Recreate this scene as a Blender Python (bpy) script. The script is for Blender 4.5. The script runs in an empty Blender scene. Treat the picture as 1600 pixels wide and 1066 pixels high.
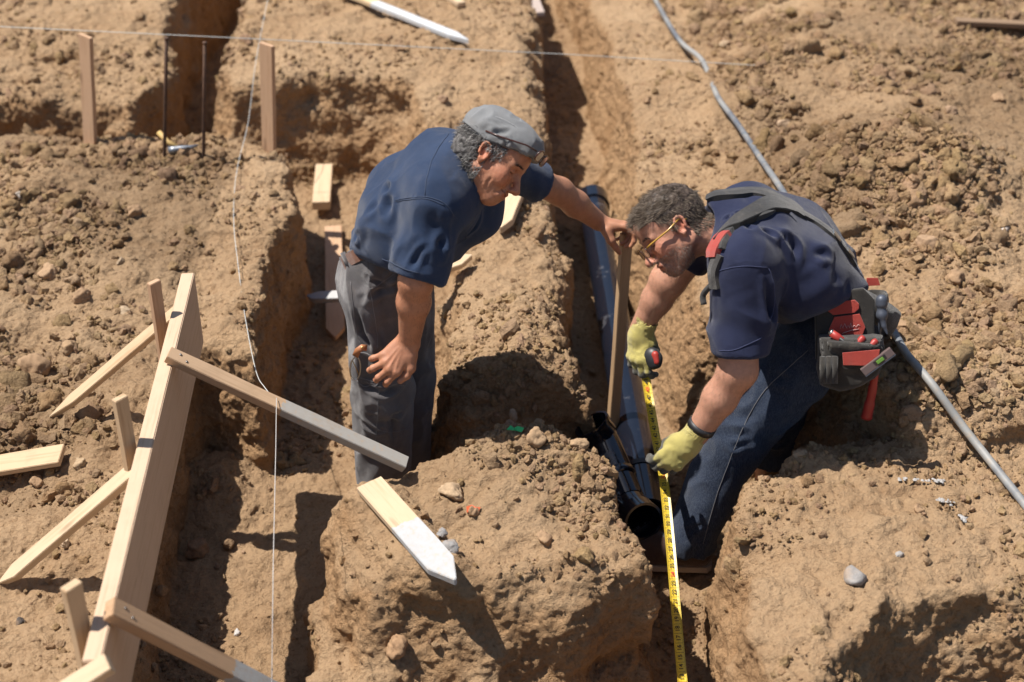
import bpy, bmesh, math, random
import numpy as np
from mathutils import Vector, Matrix, Quaternion
R = math.radians
rs = np.random.RandomState(7)
random.seed(7)
scene = bpy.context.scene
col = scene.collection

# ------------------------------------------------------------------ camera
CAM_Z = 2.4; PITCH = R(32.0); FPX = 2213.0
cam_d = bpy.data.cameras.new('camera'); cam = bpy.data.objects.new('camera', cam_d); col.objects.link(cam)
cam.location = (0, 0, CAM_Z); cam.rotation_euler = (R(90) - PITCH, 0, 0)
cam_d.sensor_width = 36.0; cam_d.lens = FPX / 1600 * 36.0
cam_d.clip_start = 0.05; cam_d.clip_end = 500
cam_d.dof.use_dof = True; cam_d.dof.focus_distance = 3.95; cam_d.dof.aperture_fstop = 2.2
scene.camera = cam
# ------------------------------------------------------------------ sky + sun
SUN_EL = R(63.5); LDIR = Vector((1.0, -0.11, 0)).normalized()      # way the light travels over the ground
w = bpy.data.worlds.new('World'); scene.world = w; w.use_nodes = True
nt = w.node_tree; bg = nt.nodes['Background']
sky = nt.nodes.new('ShaderNodeTexSky'); sky.sky_type = 'NISHITA'; sky.sun_disc = False
sky.sun_elevation = SUN_EL; sky.sun_rotation = math.atan2(-LDIR.x, -LDIR.y)
nt.links.new(sky.outputs[0], bg.inputs[0]); bg.inputs[1].default_value = 0.062
sd = bpy.data.lights.new('sun', 'SUN'); sd.energy = 4.6; sd.angle = R(0.53); sd.color = (1.0, 0.945, 0.87)
sun = bpy.data.objects.new('sun', sd); col.objects.link(sun)
ldir = Vector((LDIR.x * math.cos(SUN_EL), LDIR.y * math.cos(SUN_EL), -math.sin(SUN_EL)))
sun.rotation_euler = ldir.to_track_quat('-Z', 'Y').to_euler(); sun.location = (-6, 2, 9)
scene.view_settings.view_transform = 'Standard'; scene.view_settings.look = 'None'
scene.view_settings.exposure = 0.66; scene.view_settings.gamma = 1.0

# ------------------------------------------------------------------ helpers
SP, CP = math.sin(PITCH), math.cos(PITCH)
def ray(px, py):
    v = (py - 533) / FPX
    return (px - 800) / FPX, CP - v * SP, -(SP + v * CP)
def at(px, py, Y):                       # point seen at a pixel of the photograph, Y metres in front of the camera
    dx, dy, dz = ray(px, py); t = Y / dy
    return Vector((dx * t, Y, CAM_Z + dz * t))
def onz(px, py, z):                      # same, on the level z
    dx, dy, dz = ray(px, py); t = (z - CAM_Z) / dz
    return Vector((dx * t, dy * t, z))
def smin(a, b, k):
    h = np.clip(0.5 + 0.5 * (b - a) / k, 0, 1)
    return b + (a - b) * h - k * h * (1 - h)
def smax(a, b, k): return -smin(-a, -b, k)
def sstep(a, b, x):
    t = np.clip((x - a) / (b - a), 0, 1); return t * t * (3 - 2 * t)
def bspl(n, vox, wl, off):
    p = np.arange(n) * vox / wl + off
    i = np.floor(p).astype(int); f = p - i
    m = int(i.max()) + 4
    M = np.zeros((n, m), np.float32); r = np.arange(n)
    M[r, i] = (1 - f) ** 3 / 6; M[r, i + 1] = (3 * f ** 3 - 6 * f ** 2 + 4) / 6
    M[r, i + 2] = (-3 * f ** 3 + 3 * f ** 2 + 3 * f + 1) / 6; M[r, i + 3] = f ** 3 / 6
    return M
def gnoise(shape, vox, wl, rnd):         # smooth noise over a regular grid, roughly -1..1
    Ms = [bspl(n, vox, wl, rnd.rand()) for n in shape]
    g = (rnd.rand(*[M.shape[1] for M in Ms]).astype(np.float32) * 2 - 1) * 2.0
    for ax, M in enumerate(Ms):
        g = np.moveaxis(np.tensordot(M, g, axes=(1, ax)), 0, ax)
    return g
def _hash(i, j, k, s):
    n = (i * 374761393 + j * 668265263 + k * 2147483647 % 4294967296 + k * 1274126177 + s * 974634777) & 0xffffffff
    n = ((n ^ (n >> 13)) * 1274126177) & 0xffffffff
    n = ((n ^ (n >> 16)) * 2246822519) & 0xffffffff
    return ((n ^ (n >> 15)) & 0xffff) / 32767.5 - 1
def pnoise(P, wl, seed=0):               # smooth value noise at points, -1..1
    q = np.asarray(P, np.float64) / wl + 1000.0
    i = np.floor(q).astype(np.int64); f = q - i; f = f * f * (3 - 2 * f)
    o = 0
    for a in (0, 1):
        for b in (0, 1):
            for c in (0, 1):
                w_ = (f[..., 0] if a else 1 - f[..., 0]) * (f[..., 1] if b else 1 - f[..., 1]) * (f[..., 2] if c else 1 - f[..., 2])
                o = o + w_ * _hash(i[..., 0] + a, i[..., 1] + b, i[..., 2] + c, seed)
    return o
def poly_sd(poly, X, Y):
    P = np.array(poly, np.float32); d = np.full(X.shape, 1e9, np.float32); ins = np.zeros(X.shape, bool)
    for i in range(len(P)):
        a = P[i]; b = P[(i + 1) % len(P)]; e = b - a
        t = np.clip(((X - a[0]) * e[0] + (Y - a[1]) * e[1]) / (e @ e), 0, 1)
        d = np.minimum(d, (X - a[0] - t * e[0]) ** 2 + (Y - a[1] - t * e[1]) ** 2)
        c = ((a[1] <= Y) != (b[1] <= Y)); 
        xi = a[0] + (Y - a[1]) * e[0] / (e[1] if e[1] != 0 else 1e-9)
        ins ^= c & (X < xi)
    d = np.sqrt(d); return np.where(ins, -d, d)
def mesh_np(name, V, F, smooth=True):
    me = bpy.data.meshes.new(name); V = np.ascontiguousarray(V, np.float32); F = np.ascontiguousarray(F, np.int32)
    k = F.shape[1]
    me.vertices.add(len(V)); me.vertices.foreach_set('co', V.ravel())
    me.loops.add(F.size); me.loops.foreach_set('vertex_index', F.ravel())
    me.polygons.add(len(F)); me.polygons.foreach_set('loop_start', np.arange(0, F.size, k, dtype=np.int32))
    me.polygons.foreach_set('loop_total', np.full(len(F), k, np.int32))
    me.polygons.foreach_set('use_smooth', np.full(len(F), smooth))
    me.update(calc_edges=True)
    return me
def link(name, me, mat=None, parent=None):
    o = bpy.data.objects.new(name, me); col.objects.link(o)
    if mat is not None:
        for m in (mat if isinstance(mat, (list, tuple)) else [mat]): me.materials.append(m)
    if parent is not None: o.parent = parent
    return o
def tag(o, label=None, cat=None, group=None, kind=None):
    if label: o['label'] = label
    if cat: o['category'] = cat
    if group: o['group'] = group
    if kind: o['kind'] = kind
    return o
def empty(name, loc=(0, 0, 0)):
    e = bpy.data.objects.new(name, None); e.location = loc; e.empty_display_size = 0.1; col.objects.link(e); return e
def surface_net(f, org, vox):
    """mesh of the zero level of a sampled field (negative inside)"""
    s = f < 0
    c = np.zeros(tuple(n - 1 for n in f.shape), np.int8)
    offs = [(a, b, d) for a in (0, 1) for b in (0, 1) for d in (0, 1)]
    for a, b, d in offs:
        c += s[a:f.shape[0] - 1 + a, b:f.shape[1] - 1 + b, d:f.shape[2] - 1 + d]
    act = (c > 0) & (c < 8); I = np.argwhere(act)
    idx = np.full(c.shape, -1, np.int32); idx[act] = np.arange(len(I), dtype=np.int32)
    vals = np.stack([f[I[:, 0] + a, I[:, 1] + b, I[:, 2] + d] for a, b, d in offs], 1)
    P = np.zeros((len(I), 3)); N = np.zeros(len(I))
    for p in range(8):
        for q in range(p + 1, 8):
            df = [abs(offs[p][t] - offs[q][t]) for t in range(3)]
            if sum(df) != 1: continue
            a = vals[:, p]; b = vals[:, q]; m = (a < 0) != (b < 0)
            t = np.where(m, a / np.where(m, a - b, 1), 0)
            pos = np.array(offs[p])[None] + t[:, None] * (np.array(offs[q]) - np.array(offs[p]))[None]
            P += np.where(m[:, None], pos, 0); N += m
    V = (I + P / N[:, None]) * vox + np.array(org)[None]
    Fs = []
    for ax in range(3):
        u, v = [(1, 2), (2, 0), (0, 1)][ax]
        sl0 = [slice(1, None)] * 3; sl1 = [slice(1, None)] * 3
        sl0[ax] = slice(0, -1); sl1[ax] = slice(1, None)
        for t in (u, v): sl0[t] = slice(1, -1); sl1[t] = slice(1, -1)
        A = s[tuple(sl0)]; B = s[tuple(sl1)]
        E = np.argwhere(A != B)
        fl = A[tuple(E.T)]
        E[:, u] += 1; E[:, v] += 1
        def cell(du, dv):
            e = E.copy(); e[:, u] += du; e[:, v] += dv
            return idx[e[:, 0], e[:, 1], e[:, 2]]
        q = np.stack([cell(-1, -1), cell(0, -1), cell(0, 0), cell(-1, 0)], 1)
        q = np.where(fl[:, None], q, q[:, ::-1]); Fs.append(q)
    return V, np.concatenate(Fs)

# ------------------------------------------------------------------ material kit
def mat(name, base=(0.5, 0.5, 0.5), rough=0.7, metal=0.0, spec=0.5):
    m = bpy.data.materials.new(name); m.use_nodes = True
    b = m.node_tree.nodes['Principled BSDF']
    b.inputs['Base Color'].default_value = (*base, 1); b.inputs['Roughness'].default_value = rough
    b.inputs['Metallic'].default_value = metal; b.inputs['Specular IOR Level'].default_value = spec
    return m
class G:                                   # tiny node graph writer
    def __init__(s, m): s.t = m.node_tree; s.b = s.t.nodes['Principled BSDF']
    def n(s, typ, **kw):
        nd = s.t.nodes.new('ShaderNode' + typ)
        for k, v in kw.items():
            if k[0] == '_': setattr(nd, k[1:], v)
            else:
                key = k.replace('_', ' ')
                if hasattr(v, 'links') or isinstance(v, bpy.types.NodeSocket): s.t.links.new(v, nd.inputs[key])
                else: nd.inputs[key].default_value = v
        return nd
    def coord(s, scale=(1, 1, 1), kind='Object', rot=(0, 0, 0)):
        tc = s.n('TexCoord'); mp = s.n('Mapping', Vector=tc.outputs[kind])
        mp.inputs['Scale'].default_value = scale; mp.inputs['Rotation'].default_value = rot
        return mp.outputs[0]
    def noise(s, vec, scale, detail=4, rough=0.55):
        return s.n('TexNoise', Vector=vec, Scale=scale, Detail=detail, Roughness=rough).outputs['Fac']
    def ramp(s, fac, stops):
        r = s.n('ValToRGB', Fac=fac); e = r.color_ramp.elements
        while len(e) < len(stops): e.new(0.5)
        for el, (p, c) in zip(e, stops):
            el.position = p; el.color = (*c, 1) if len(c) == 3 else c
        return r.outputs['Color']
    def mix(s, fac, a, b, mode='MIX'):
        m = s.n('Mix', _data_type='RGBA', _blend_type=mode)
        for k, v in ((0, fac), (6, a), (7, b)):
            if isinstance(v, bpy.types.NodeSocket): s.t.links.new(v, m.inputs[k])
            elif k == 0: m.inputs[k].default_value = v
            else: m.inputs[k].default_value = (*v, 1) if len(v) == 3 else v
        return m.outputs[2]
    def math(s, op, a, b=0.0, c=None):
        m = s.n('Math', _operation=op)
        for k, v in ((0, a), (1, b), (2, c)):
            if v is None: continue
            if isinstance(v, bpy.types.NodeSocket): s.t.links.new(v, m.inputs[k])
            else: m.inputs[k].default_value = v
        return m.outputs[0]
    def bump(s, h, strength=0.5, dist=0.01, nrm=None):
        b = s.n('Bump', Height=h, Strength=strength, Distance=dist)
        if nrm is not None: s.t.links.new(nrm, b.inputs['Normal'])
        return b.outputs[0]
    def out(s, color=None, normal=None, rough=None):
        if color is not None: s.t.links.new(color, s.b.inputs['Base Color'])
        if normal is not None: s.t.links.new(normal, s.b.inputs['Normal'])
        if rough is not None: s.t.links.new(rough, s.b.inputs['Roughness'])

def soil_mat(name, tint=(1, 1, 1), fine=1.0, attr=False):
    m = mat(name, rough=0.95, spec=0.15); g = G(m); v = g.coord()
    n1 = g.noise(v, 1.6, 5, 0.6); n2 = g.noise(v, 14, 6, 0.65); n3 = g.noise(v, 90, 5, 0.7); n4 = g.noise(v, 420, 3, 0.7)
    T = lambda c: tuple(a * b for a, b in zip(c, tint))
    c = g.ramp(n1, [(0.3, T((0.290, 0.180, 0.097))), (0.5, T((0.380, 0.248, 0.140))), (0.7, T((0.480, 0.335, 0.205)))])
    c = g.mix(g.ramp(n2, [(0.35, (0, 0, 0)), (0.7, (1, 1, 1))]), c, T((0.435, 0.295, 0.172)))
    sp = g.ramp(n3, [(0.30, (0.66, 0.62, 0.58)), (0.47, (1, 1, 1)), (0.62, (1, 1, 1)), (0.78, (1.2, 1.22, 1.25))])
    c = g.mix(1.0, c, sp, 'MULTIPLY')
    vo = g.n('TexVoronoi', Vector=v, Scale=170.0)
    gr = g.ramp(vo.outputs['Color'], [(0.0, (0.85, 0.85, 0.85)), (1.0, (1.13, 1.13, 1.13))])
    c = g.mix(0.6, c, gr, 'MULTIPLY')
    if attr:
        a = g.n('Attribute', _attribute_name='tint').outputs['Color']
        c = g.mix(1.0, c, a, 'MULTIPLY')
    h = g.math('ADD', g.math('MULTIPLY', n2, 0.8), g.math('MULTIPLY', n3, 0.35))
    h = g.math('ADD', h, g.math('MULTIPLY', n4, 0.10))
    g.out(c, g.bump(h, 1.0 * fine, 0.04))
    return m
# ------------------------------------------------------------------ the dug ground
VOX = 0.0125
OX, OY, OZ = -3.3, 1.85, -0.64
NX, NY, NZ = int(6.8 / VOX), int(7.05 / VOX), int(1.12 / VOX)
xs = (OX + np.arange(NX) * VOX).astype(np.float32); ys = (OY + np.arange(NY) * VOX).astype(np.float32); zs = (OZ + np.arange(NZ) * VOX).astype(np.float32)
X2, Y2 = np.meshgrid(xs, ys, indexing='ij')
def n2(wl, seed):
    return gnoise((NX, NY), VOX, wl, np.random.RandomState(seed))
WX = X2 + 0.045 * n2(.35, 1) + 0.02 * n2(.12, 2) + 0.008 * n2(.05, 21); WY = Y2 + 0.045 * n2(.35, 3) + 0.02 * n2(.12, 4) + 0.008 * n2(.05, 22)
BL = {
 'UL': [(-3.9, 5.97), (-2.4, 5.95), (-1.66, 5.88), (-1.60, 6.3), (-1.66, 6.8), (-1.70, 9), (-3.9, 9)],
 'M3': [(-1.30, 5.98), (-1.36, 6.5), (-1.42, 9), (.04, 9), (.11, 7.19), (.15, 6.6), (.165, 5.74), (.15, 5.2), (.18, 4.71), (.225, 4.27), (.225, 3.63), (-.08, 3.60), (-.19, 3.70), (-.18, 4.3), (-.05, 4.8), (-.22, 5.3), (-.40, 5.85), (-.7, 6.0)],
 'LP': [(-3.9, 5.47), (-1.2, 5.45), (-.97, 5.36), (-.83, 5.1), (-.81, 4.9), (-.81, 4.3), (-.77, 3.72), (-.99, 3.78), (-1.00, 3.58), (-.985, 3.2), (-.955, 2.85), (-.93, .8), (-3.9, .8)],
 'M1': [(-.50, 3.10), (-.36, 3.18), (.0, 3.27), (.13, 3.25), (.235, 3.12), (.295, 2.92), (.325, 2.72), (-.40, 2.70), (-.49, 2.80)],
 'ML': [(-.52, 2.9), (-.10, 2.95), (-.05, 2.58), (-.5, 2.40), (-.53, 2.5)],
 'RB': [(.555, 2.84), (.57, 3.0), (.66, 3.13), (.80, 3.26), (1.0, 3.33), (4.2, 3.35), (4.2, 2.72), (1.9, 2.70), (1.3, 2.66), (.92, 2.56), (.76, 2.38), (.59, 2.2), (.57, 2.5)],
 'RP': [(.42, 9), (.49, 7.19), (.54, 6.04), (.555, 5.3), (.55, 4.92), (.60, 4.4), (.66, 3.95), (.93, 3.80), (1.03, 3.45), (1.12, 3.30), (1.6, 3.33), (4.2, 3.38), (4.2, 9)],
}
BAT = {'UL': .05, 'M3': .24, 'LP': .06, 'M1': .10, 'ML': .15, 'RB': .10, 'RP': .22}
gau = lambda x, y, s, sy=None: np.exp(-((X2 - x) / s) ** 2 - ((Y2 - y) / (sy or s)) ** 2)
base = 0.030 * n2(.9, 5) + 0.016 * n2(.3, 6) + 0.008 * n2(.1, 7)
H = {}
H['UL'] = base + .05 * sstep(6.55, 6.72, Y2 + .1 * n2(.3, 30)) - .02
H['M3'] = base + .03 - .05 * sstep(-.30, -.05, X2 - .15) * 0 - .05 * sstep(.0, .25, X2) + .05 * gau(-.2, 6.4, .5)
H['M3'] = H['M3'] + .03 * gau(.05, 4.3, .2, .5) + .05 * gau(.02, 3.75, .16, .3)
H['LP'] = base + .05 * gau(-.86, 4.15, .14, .5) + .04 * gau(-1.7, 4.9, .7, .3) - .11 * gau(-1.55, 3.15, .22, .2) + .035 * gau(-1.35, 2.9, .3, .1) - .05 * gau(-1.2, 2.6, .14, .25) + .03 * n2(.22, 8) * sstep(-1.15, -1.5, X2)
H['M1'] = base + .02 + .115 * gau(.02, 3.20, .23, .13) + .03 * gau(-.05, 2.98, .3, .18) + .04 * gau(.25, 3.1, .08, .1) - .05 * gau(-.48, 2.95, .12, .3)
_e = np.array([.243, -.37]); _t = np.clip(((X2 + .383) * _e[0] + (Y2 - 3.03) * _e[1]) / (_e @ _e), 0, 1); _m = np.exp(-(((X2 + .383 - _t * _e[0]) ** 2 + (Y2 - 3.03 - _t * _e[1]) ** 2) / .09 ** 2) ** 2)
H['M1'] = H['M1'] * (1 - .9 * _m) + .9 * _m * .035
H['ML'] = base - .22
H['RB'] = base * .8 + .02 * gau(1.0, 2.9, .5) + .035 * gau(.66, 3.2, .08, .06) - .04 * gau(.6, 2.4, .12, .4)
H['RP'] = base + .15 * sstep(.55, 1.35, X2 + .12 * (4 - Y2)) + .22 * gau(1.45, 4.75, .42, .33) + .04 * n2(.35, 9) + .05 * gau(1.5, 3.5, .7, .2) - .10 * gau(1.9, 6.6, .8, .5) + .05 * gau(1.3, 5.9, .5, .2)
H['RP'] = H['RP'] - .06 * gau(.95, 5.25, .5, .06) - .10 * sstep(6.6, 7.4, Y2) + .025 * n2(.16, 15)
floor = -.45 + .03 * n2(.5, 10) + .012 * n2(.12, 11) + .13 * gau(-.97, 3.66, .16, .15) + .06 * gau(-.55, 3.75, .3, .4) + .10 * gau(-.42, 3.28, .12, .12) + .06 * gau(-.9, 5.6, .9, .3)
floor = floor - .07 * gau(-.6, 4.3, .3, .5) - .025 * gau(.5, 3.25, .2, .35) + .05 * gau(.55, 4.2, .12, .7) + .03 * sstep(5, 7, Y2)
f = np.broadcast_to((zs[None, None, :] - floor[:, :, None]), (NX, NY, NZ)).copy()
for k in BL:
    d = poly_sd(BL[k], WX, WY)
    m = d < .32
    I = np.argwhere(m); i0, j0 = I.min(0); i1, j1 = I.max(0) + 1
    ds = d[i0:i1, j0:j1, None]; h = H[k][i0:i1, j0:j1, None]
    z = zs[None, None, :]
    bt = BAT[k] if k != 'M3' else (.03 + .21 * sstep(.12, .02, X2[i0:i1, j0:j1]) + .40 * sstep(3.72, 3.60, Y2[i0:i1, j0:j1]) * sstep(.16, .04, X2[i0:i1, j0:j1]) * sstep(-.28, -.12, X2[i0:i1, j0:j1]))[:, :, None]
    if k == 'M1': bt = (.10 + .40 * sstep(2.78, 2.68, Y2[i0:i1, j0:j1]) * sstep(-.5, -.3, X2[i0:i1, j0:j1]) * sstep(.30, .12, X2[i0:i1, j0:j1]))[:, :, None]
    if k == 'RB': bt = (.10 + .40 * sstep(2.95, 2.75, Y2[i0:i1, j0:j1]) * sstep(.7, .9, X2[i0:i1, j0:j1]))[:, :, None]
    if k == 'RP': bt = (.22 + .5 * sstep(1.05, 1.2, X2[i0:i1, j0:j1]) * sstep(3.6, 3.4, Y2[i0:i1, j0:j1]))[:, :, None]
    wall = ds - bt * np.clip((.2 if k == 'RP' else 0) - z, 0, 1)
    kk = .085 if k in ('M3', 'ML') else .05
    blk = smax(wall + .01, z - h, kk)
    f[i0:i1, j0:j1] = smin(f[i0:i1, j0:j1], blk, .02)
    del wall, blk
rn = np.random.RandomState(11)
cav = sstep(3.1, 2.85, Y2) * sstep(-.8, -.6, X2) + sstep(5.7, 5.85, Y2) * sstep(.1, -.3, X2) + .6 * sstep(.9, 1.1, X2) * sstep(3.6, 3.4, Y2) + .4
cav = cav * (1 - .7 * sstep(3.9, 3.7, Y2) * sstep(3.3, 3.4, Y2) * sstep(.3, .25, X2))
smooth = 1 - .75 * sstep(.35, .42, X2) * sstep(.85, .70, X2) * sstep(3.7, 3.9, Y2)
big = gnoise((NX, NY, NZ), VOX, .13, rn)
big = np.where(big > 0, big, big * .4)
f += big * (0.040 * (cav * smooth))[:, :, None] * (1 - .85 * sstep(-.33, -.40, zs))[None, None, :] * (1 - .65 * sstep(-.06, .0, zs))[None, None, :]
del big
calm = (1 - .6 * sstep(-.33, -.40, zs))[None, None, :]
f += gnoise((NX, NY, NZ), VOX, .06, rn) * (0.017 * smooth)[:, :, None] * calm
f += gnoise((NX, NY, NZ), VOX, .034, rn) * (0.009 * smooth)[:, :, None]
V, F = surface_net(f, (OX, OY, OZ), VOX)
del f
gm = soil_mat('soil', attr=True)
me = mesh_np('ground', V, F)
nv = len(V)
# true colour of the soil: drier and greyer on the trampled tops, redder where it was cut
nrm = np.zeros(nv * 3, np.float32); me.vertices.foreach_get('normal', nrm); NRM = nrm.reshape(-1, 3)
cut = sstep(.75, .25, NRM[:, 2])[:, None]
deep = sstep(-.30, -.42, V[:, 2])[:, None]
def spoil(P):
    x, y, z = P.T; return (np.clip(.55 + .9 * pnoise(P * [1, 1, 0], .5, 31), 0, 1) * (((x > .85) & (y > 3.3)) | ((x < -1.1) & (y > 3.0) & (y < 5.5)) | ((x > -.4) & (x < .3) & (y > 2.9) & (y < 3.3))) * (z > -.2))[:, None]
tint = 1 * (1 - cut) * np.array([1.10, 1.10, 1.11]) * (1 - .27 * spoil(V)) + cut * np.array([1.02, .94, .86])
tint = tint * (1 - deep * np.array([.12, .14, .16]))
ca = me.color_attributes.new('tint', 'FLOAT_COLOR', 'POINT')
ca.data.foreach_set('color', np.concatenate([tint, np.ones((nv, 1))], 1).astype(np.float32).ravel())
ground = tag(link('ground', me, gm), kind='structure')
ss = ground.modifiers.new('fine', 'SUBSURF'); ss.subdivision_type = 'SIMPLE'; ss.levels = ss.render_levels = 1
def disp(o, typ, size, strength, mid=.5, **kw):
    t = bpy.data.textures.new('soil_relief', typ); t.noise_scale = size
    for k, v in kw.items(): setattr(t, k, v)
    d = o.modifiers.new('relief', 'DISPLACE'); d.texture = t; d.strength = strength; d.mid_level = mid; d.texture_coords = 'LOCAL'
disp(ground, 'CLOUDS', .055, .032, noise_depth=3)
disp(ground, 'CLOUDS', .018, .018, noise_depth=2)
GV, GN = V.astype(np.float32), NRM.copy()
# land beyond the dug plot, one sheet out to the horizon
x0, x1, y0, y1 = OX + .03, OX + (NX - 2) * VOX - .03, OY + .03, OY + (NY - 2) * VOX - .03
B = 200
fv = [(-B, -B, -.06), (B, -B, -.06), (B, B, -.06), (-B, B, -.06), (x0, y0, -.06), (x1, y0, -.06), (x1, y1, -.06), (x0, y1, -.06)]
ff = [(0, 1, 5, 4), (1, 2, 6, 5), (2, 3, 7, 6), (3, 0, 4, 7)]
tag(link('land', mesh_np('land', np.array(fv), np.array(ff), False), soil_mat('soil_far')), kind='structure')
# lookup of the surface height from above (highest vertex in a cell)
HM = np.full((NX, NY), -9, np.float32)
ii = np.clip(((GV[:, 0] - OX) / VOX).astype(int), 0, NX - 1); jj = np.clip(((GV[:, 1] - OY) / VOX).astype(int), 0, NY - 1)
np.maximum.at(HM, (ii, jj), GV[:, 2])
def gz(x, y):
    i = int((x - OX) / VOX); j = int((y - OY) / VOX)
    i = min(max(i, 1), NX - 2); j = min(max(j, 1), NY - 2)
    return float(HM[i - 1:i + 2, j - 1:j + 2].max())
def gz_med(x, y, r=2):
    i = int((x - OX) / VOX); j = int((y - OY) / VOX)
    a = HM[max(i - r, 0):i + r + 1, max(j - r, 0):j + r + 1]; a = a[a > -5]
    return float(np.median(a)) if a.size else 0.0

# ------------------------------------------------------------------ clods and gravel
def ico(sub):
    bm = bmesh.new(); bmesh.ops.create_icosphere(bm, subdivisions=sub, radius=1)
    v = np.array([p.co for p in bm.verts]); fa = np.array([[q.index for q in p.verts] for p in bm.faces]); bm.free(); return v, fa
IC = {s: ico(s) for s in (1, 2, 3, 4)}
def clod_shape(sub, seed, planes=8, rough=.20):
    v, fa = IC[sub]; r_ = np.random.RandomState(seed)
    n = r_.randn(planes, 3); n /= np.linalg.norm(n, axis=1)[:, None]; dd = r_.uniform(.55, 1.0, planes)
    dots = v @ n.T; lim = np.where(dots > .08, dd[None] / np.maximum(dots, .08), 9).min(1)
    rr = np.minimum(lim, 1.12)
    rr = rr * (1 + rough * 1.3 * pnoise(v * 1.0, .6, seed) + rough * 1.1 * pnoise(v, .28, seed + 5))
    out = v * rr[:, None] * r_.uniform([.75, .6, .5], [1.15, .95, .85]); return out
SH = {1: [clod_shape(1, 100 + i, 7) for i in range(24)], 2: [clod_shape(2, 200 + i, 9) for i in range(24)], 3: [clod_shape(3, 300 + i, 9, .28) for i in range(16)]}
def scatter(name, n, sizes, dens, sub, matl, seed, sink=.35, smooth=True, power=2.3, up=.35):
    r_ = np.random.RandomState(seed)
    P = GV; wgt = dens(P) * (GN[:, 2] > up) * (P[:, 0] > -3.1) * (P[:, 0] < 3.3)
    wgt = wgt / wgt.sum(); ids = r_.choice(len(P), n, p=wgt)
    a, b = sizes; u = r_.rand(n)
    s = a * (1 - u * (1 - (a / b) ** power)) ** (-1 / power)
    vb, fb = IC[sub]; nvb = len(vb)
    VV = np.empty((n, nvb, 3), np.float32)
    which = r_.randint(0, len(SH[sub]), n)
    q = r_.randn(n, 4); q /= np.linalg.norm(q, axis=1)[:, None]; w_, x, y, z = q.T
    Rm = np.stack([1 - 2 * (y * y + z * z), 2 * (x * y - z * w_), 2 * (x * z + y * w_), 2 * (x * y + z * w_), 1 - 2 * (x * x + z * z), 2 * (y * z - x * w_), 2 * (x * z - y * w_), 2 * (y * z + x * w_), 1 - 2 * (x * x + y * y)], 1).reshape(n, 3, 3)
    for i in range(n):
        VV[i] = SH[sub][which[i]] @ Rm[i].T * s[i] + P[ids[i]] + GN[ids[i]] * s[i] * (.5 - sink) * 1.2
    FF = (fb[None] + (np.arange(n) * nvb)[:, None, None]).reshape(-1, 3)
    me = mesh_np(name, VV.reshape(-1, 3), FF, smooth)
    tv = (r_.uniform(.80, 1.12, n)[:, None] * (1 - .20 * spoil(P[ids]))) * np.stack([np.ones(n), r_.uniform(.96, 1.03, n), r_.uniform(.9, 1.08, n)], 1)
    ca = me.color_attributes.new('tint', 'FLOAT_COLOR', 'POINT')
    ca.data.foreach_set('color', np.concatenate([np.repeat(tv, nvb, 0), np.ones((n * nvb, 1))], 1).astype(np.float32).ravel())
    return link(name, me, matl)
def dens(P):
    x, y, z = P.T
    cl = np.clip(.5 + 1.3 * pnoise(P * [1, 1, 0], .33, 3) + .6 * pnoise(P * [1, 1, 0], .12, 4), .03, 2)
    top = z > -.25
    d = np.full(len(P), .35)
    d = np.where(top & (x > .75) & (y > 3.3), 2.2, d)                               # right-hand spoil
    d = np.where(top & (x > .3) & (x < .95) & (y > 3.6), .35, d)
    d = np.where(top & (x < -1.15) & (y < 5.5) & (y > 3.0), 2.0, d)                 # left spoil
    d = np.where(top & (x < -.8) & (x > -1.15) & (y < 5.4), .6, d)
    d = np.where(top & (x > -.45) & (x < .33) & (y < 3.35), 2.2, d)                 # near block
    d = np.where(top & (x > .5) & (y < 3.3), .55, d)
    d = np.where(top & (x > -.2) & (x < .25) & (y > 3.6) & (y < 4.9), 1.0, d)
    d = np.where(~top, .55, d)
    d = np.where(~top & (x < -.72) & (y > 3.5) & (y < 3.9), 6.0, d)
    return d * cl
cm = soil_mat('clod_soil', tint=(1.0, .99, .97), attr=True)
def ico0():
    t = (1 + 5 ** .5) / 2
    v = np.array([(-1, t, 0), (1, t, 0), (-1, -t, 0), (1, -t, 0), (0, -1, t), (0, 1, t), (0, -1, -t), (0, 1, -t), (t, 0, -1), (t, 0, 1), (-t, 0, -1), (-t, 0, 1)]) / 1.9
    f_ = np.array([(0, 11, 5), (0, 5, 1), (0, 1, 7), (0, 7, 10), (0, 10, 11), (1, 5, 9), (5, 11, 4), (11, 10, 2), (10, 7, 6), (7, 1, 8), (3, 9, 4), (3, 4, 2), (3, 2, 6), (3, 6, 8), (3, 8, 9), (4, 9, 5), (2, 4, 11), (6, 2, 10), (8, 6, 7), (9, 8, 1)])
    return v, f_
IC[0] = ico0(); _r = np.random.RandomState(5)
SH[0] = [IC[0][0] * _r.uniform(.7, 1.25, (12, 1)) * _r.uniform([.8, .7, .5], [1.2, 1., .9]) for _ in range(24)]
tag(scatter('dirt_crumbs', 120000, (.0028, .012), dens, 0, cm, 1, smooth=False, power=2.2, sink=.4), 'loose brown crumbs of dry soil scattered over the dug ground', 'dirt crumbs', kind='stuff')
tag(scatter('small_clods', 24000, (.009, .021), dens, 1, cm, 12, smooth=False, power=2.4), 'small brown clods of dry soil strewn over banks and trench floors', 'dirt clods', kind='stuff')
def dens_big(P):
    x, y, z = P.T
    d = dens(P) * ((z > -.2) | ((x < -.7) & (y > 3.5) & (y < 3.9)))
    return np.where((x > .75) & (y > 3.3) | (x < -1.2) & (y > 3.2) | (x < -.7) & (y > 3.5) & (y < 3.9) & (z < -.2), d, d * .14)
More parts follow.
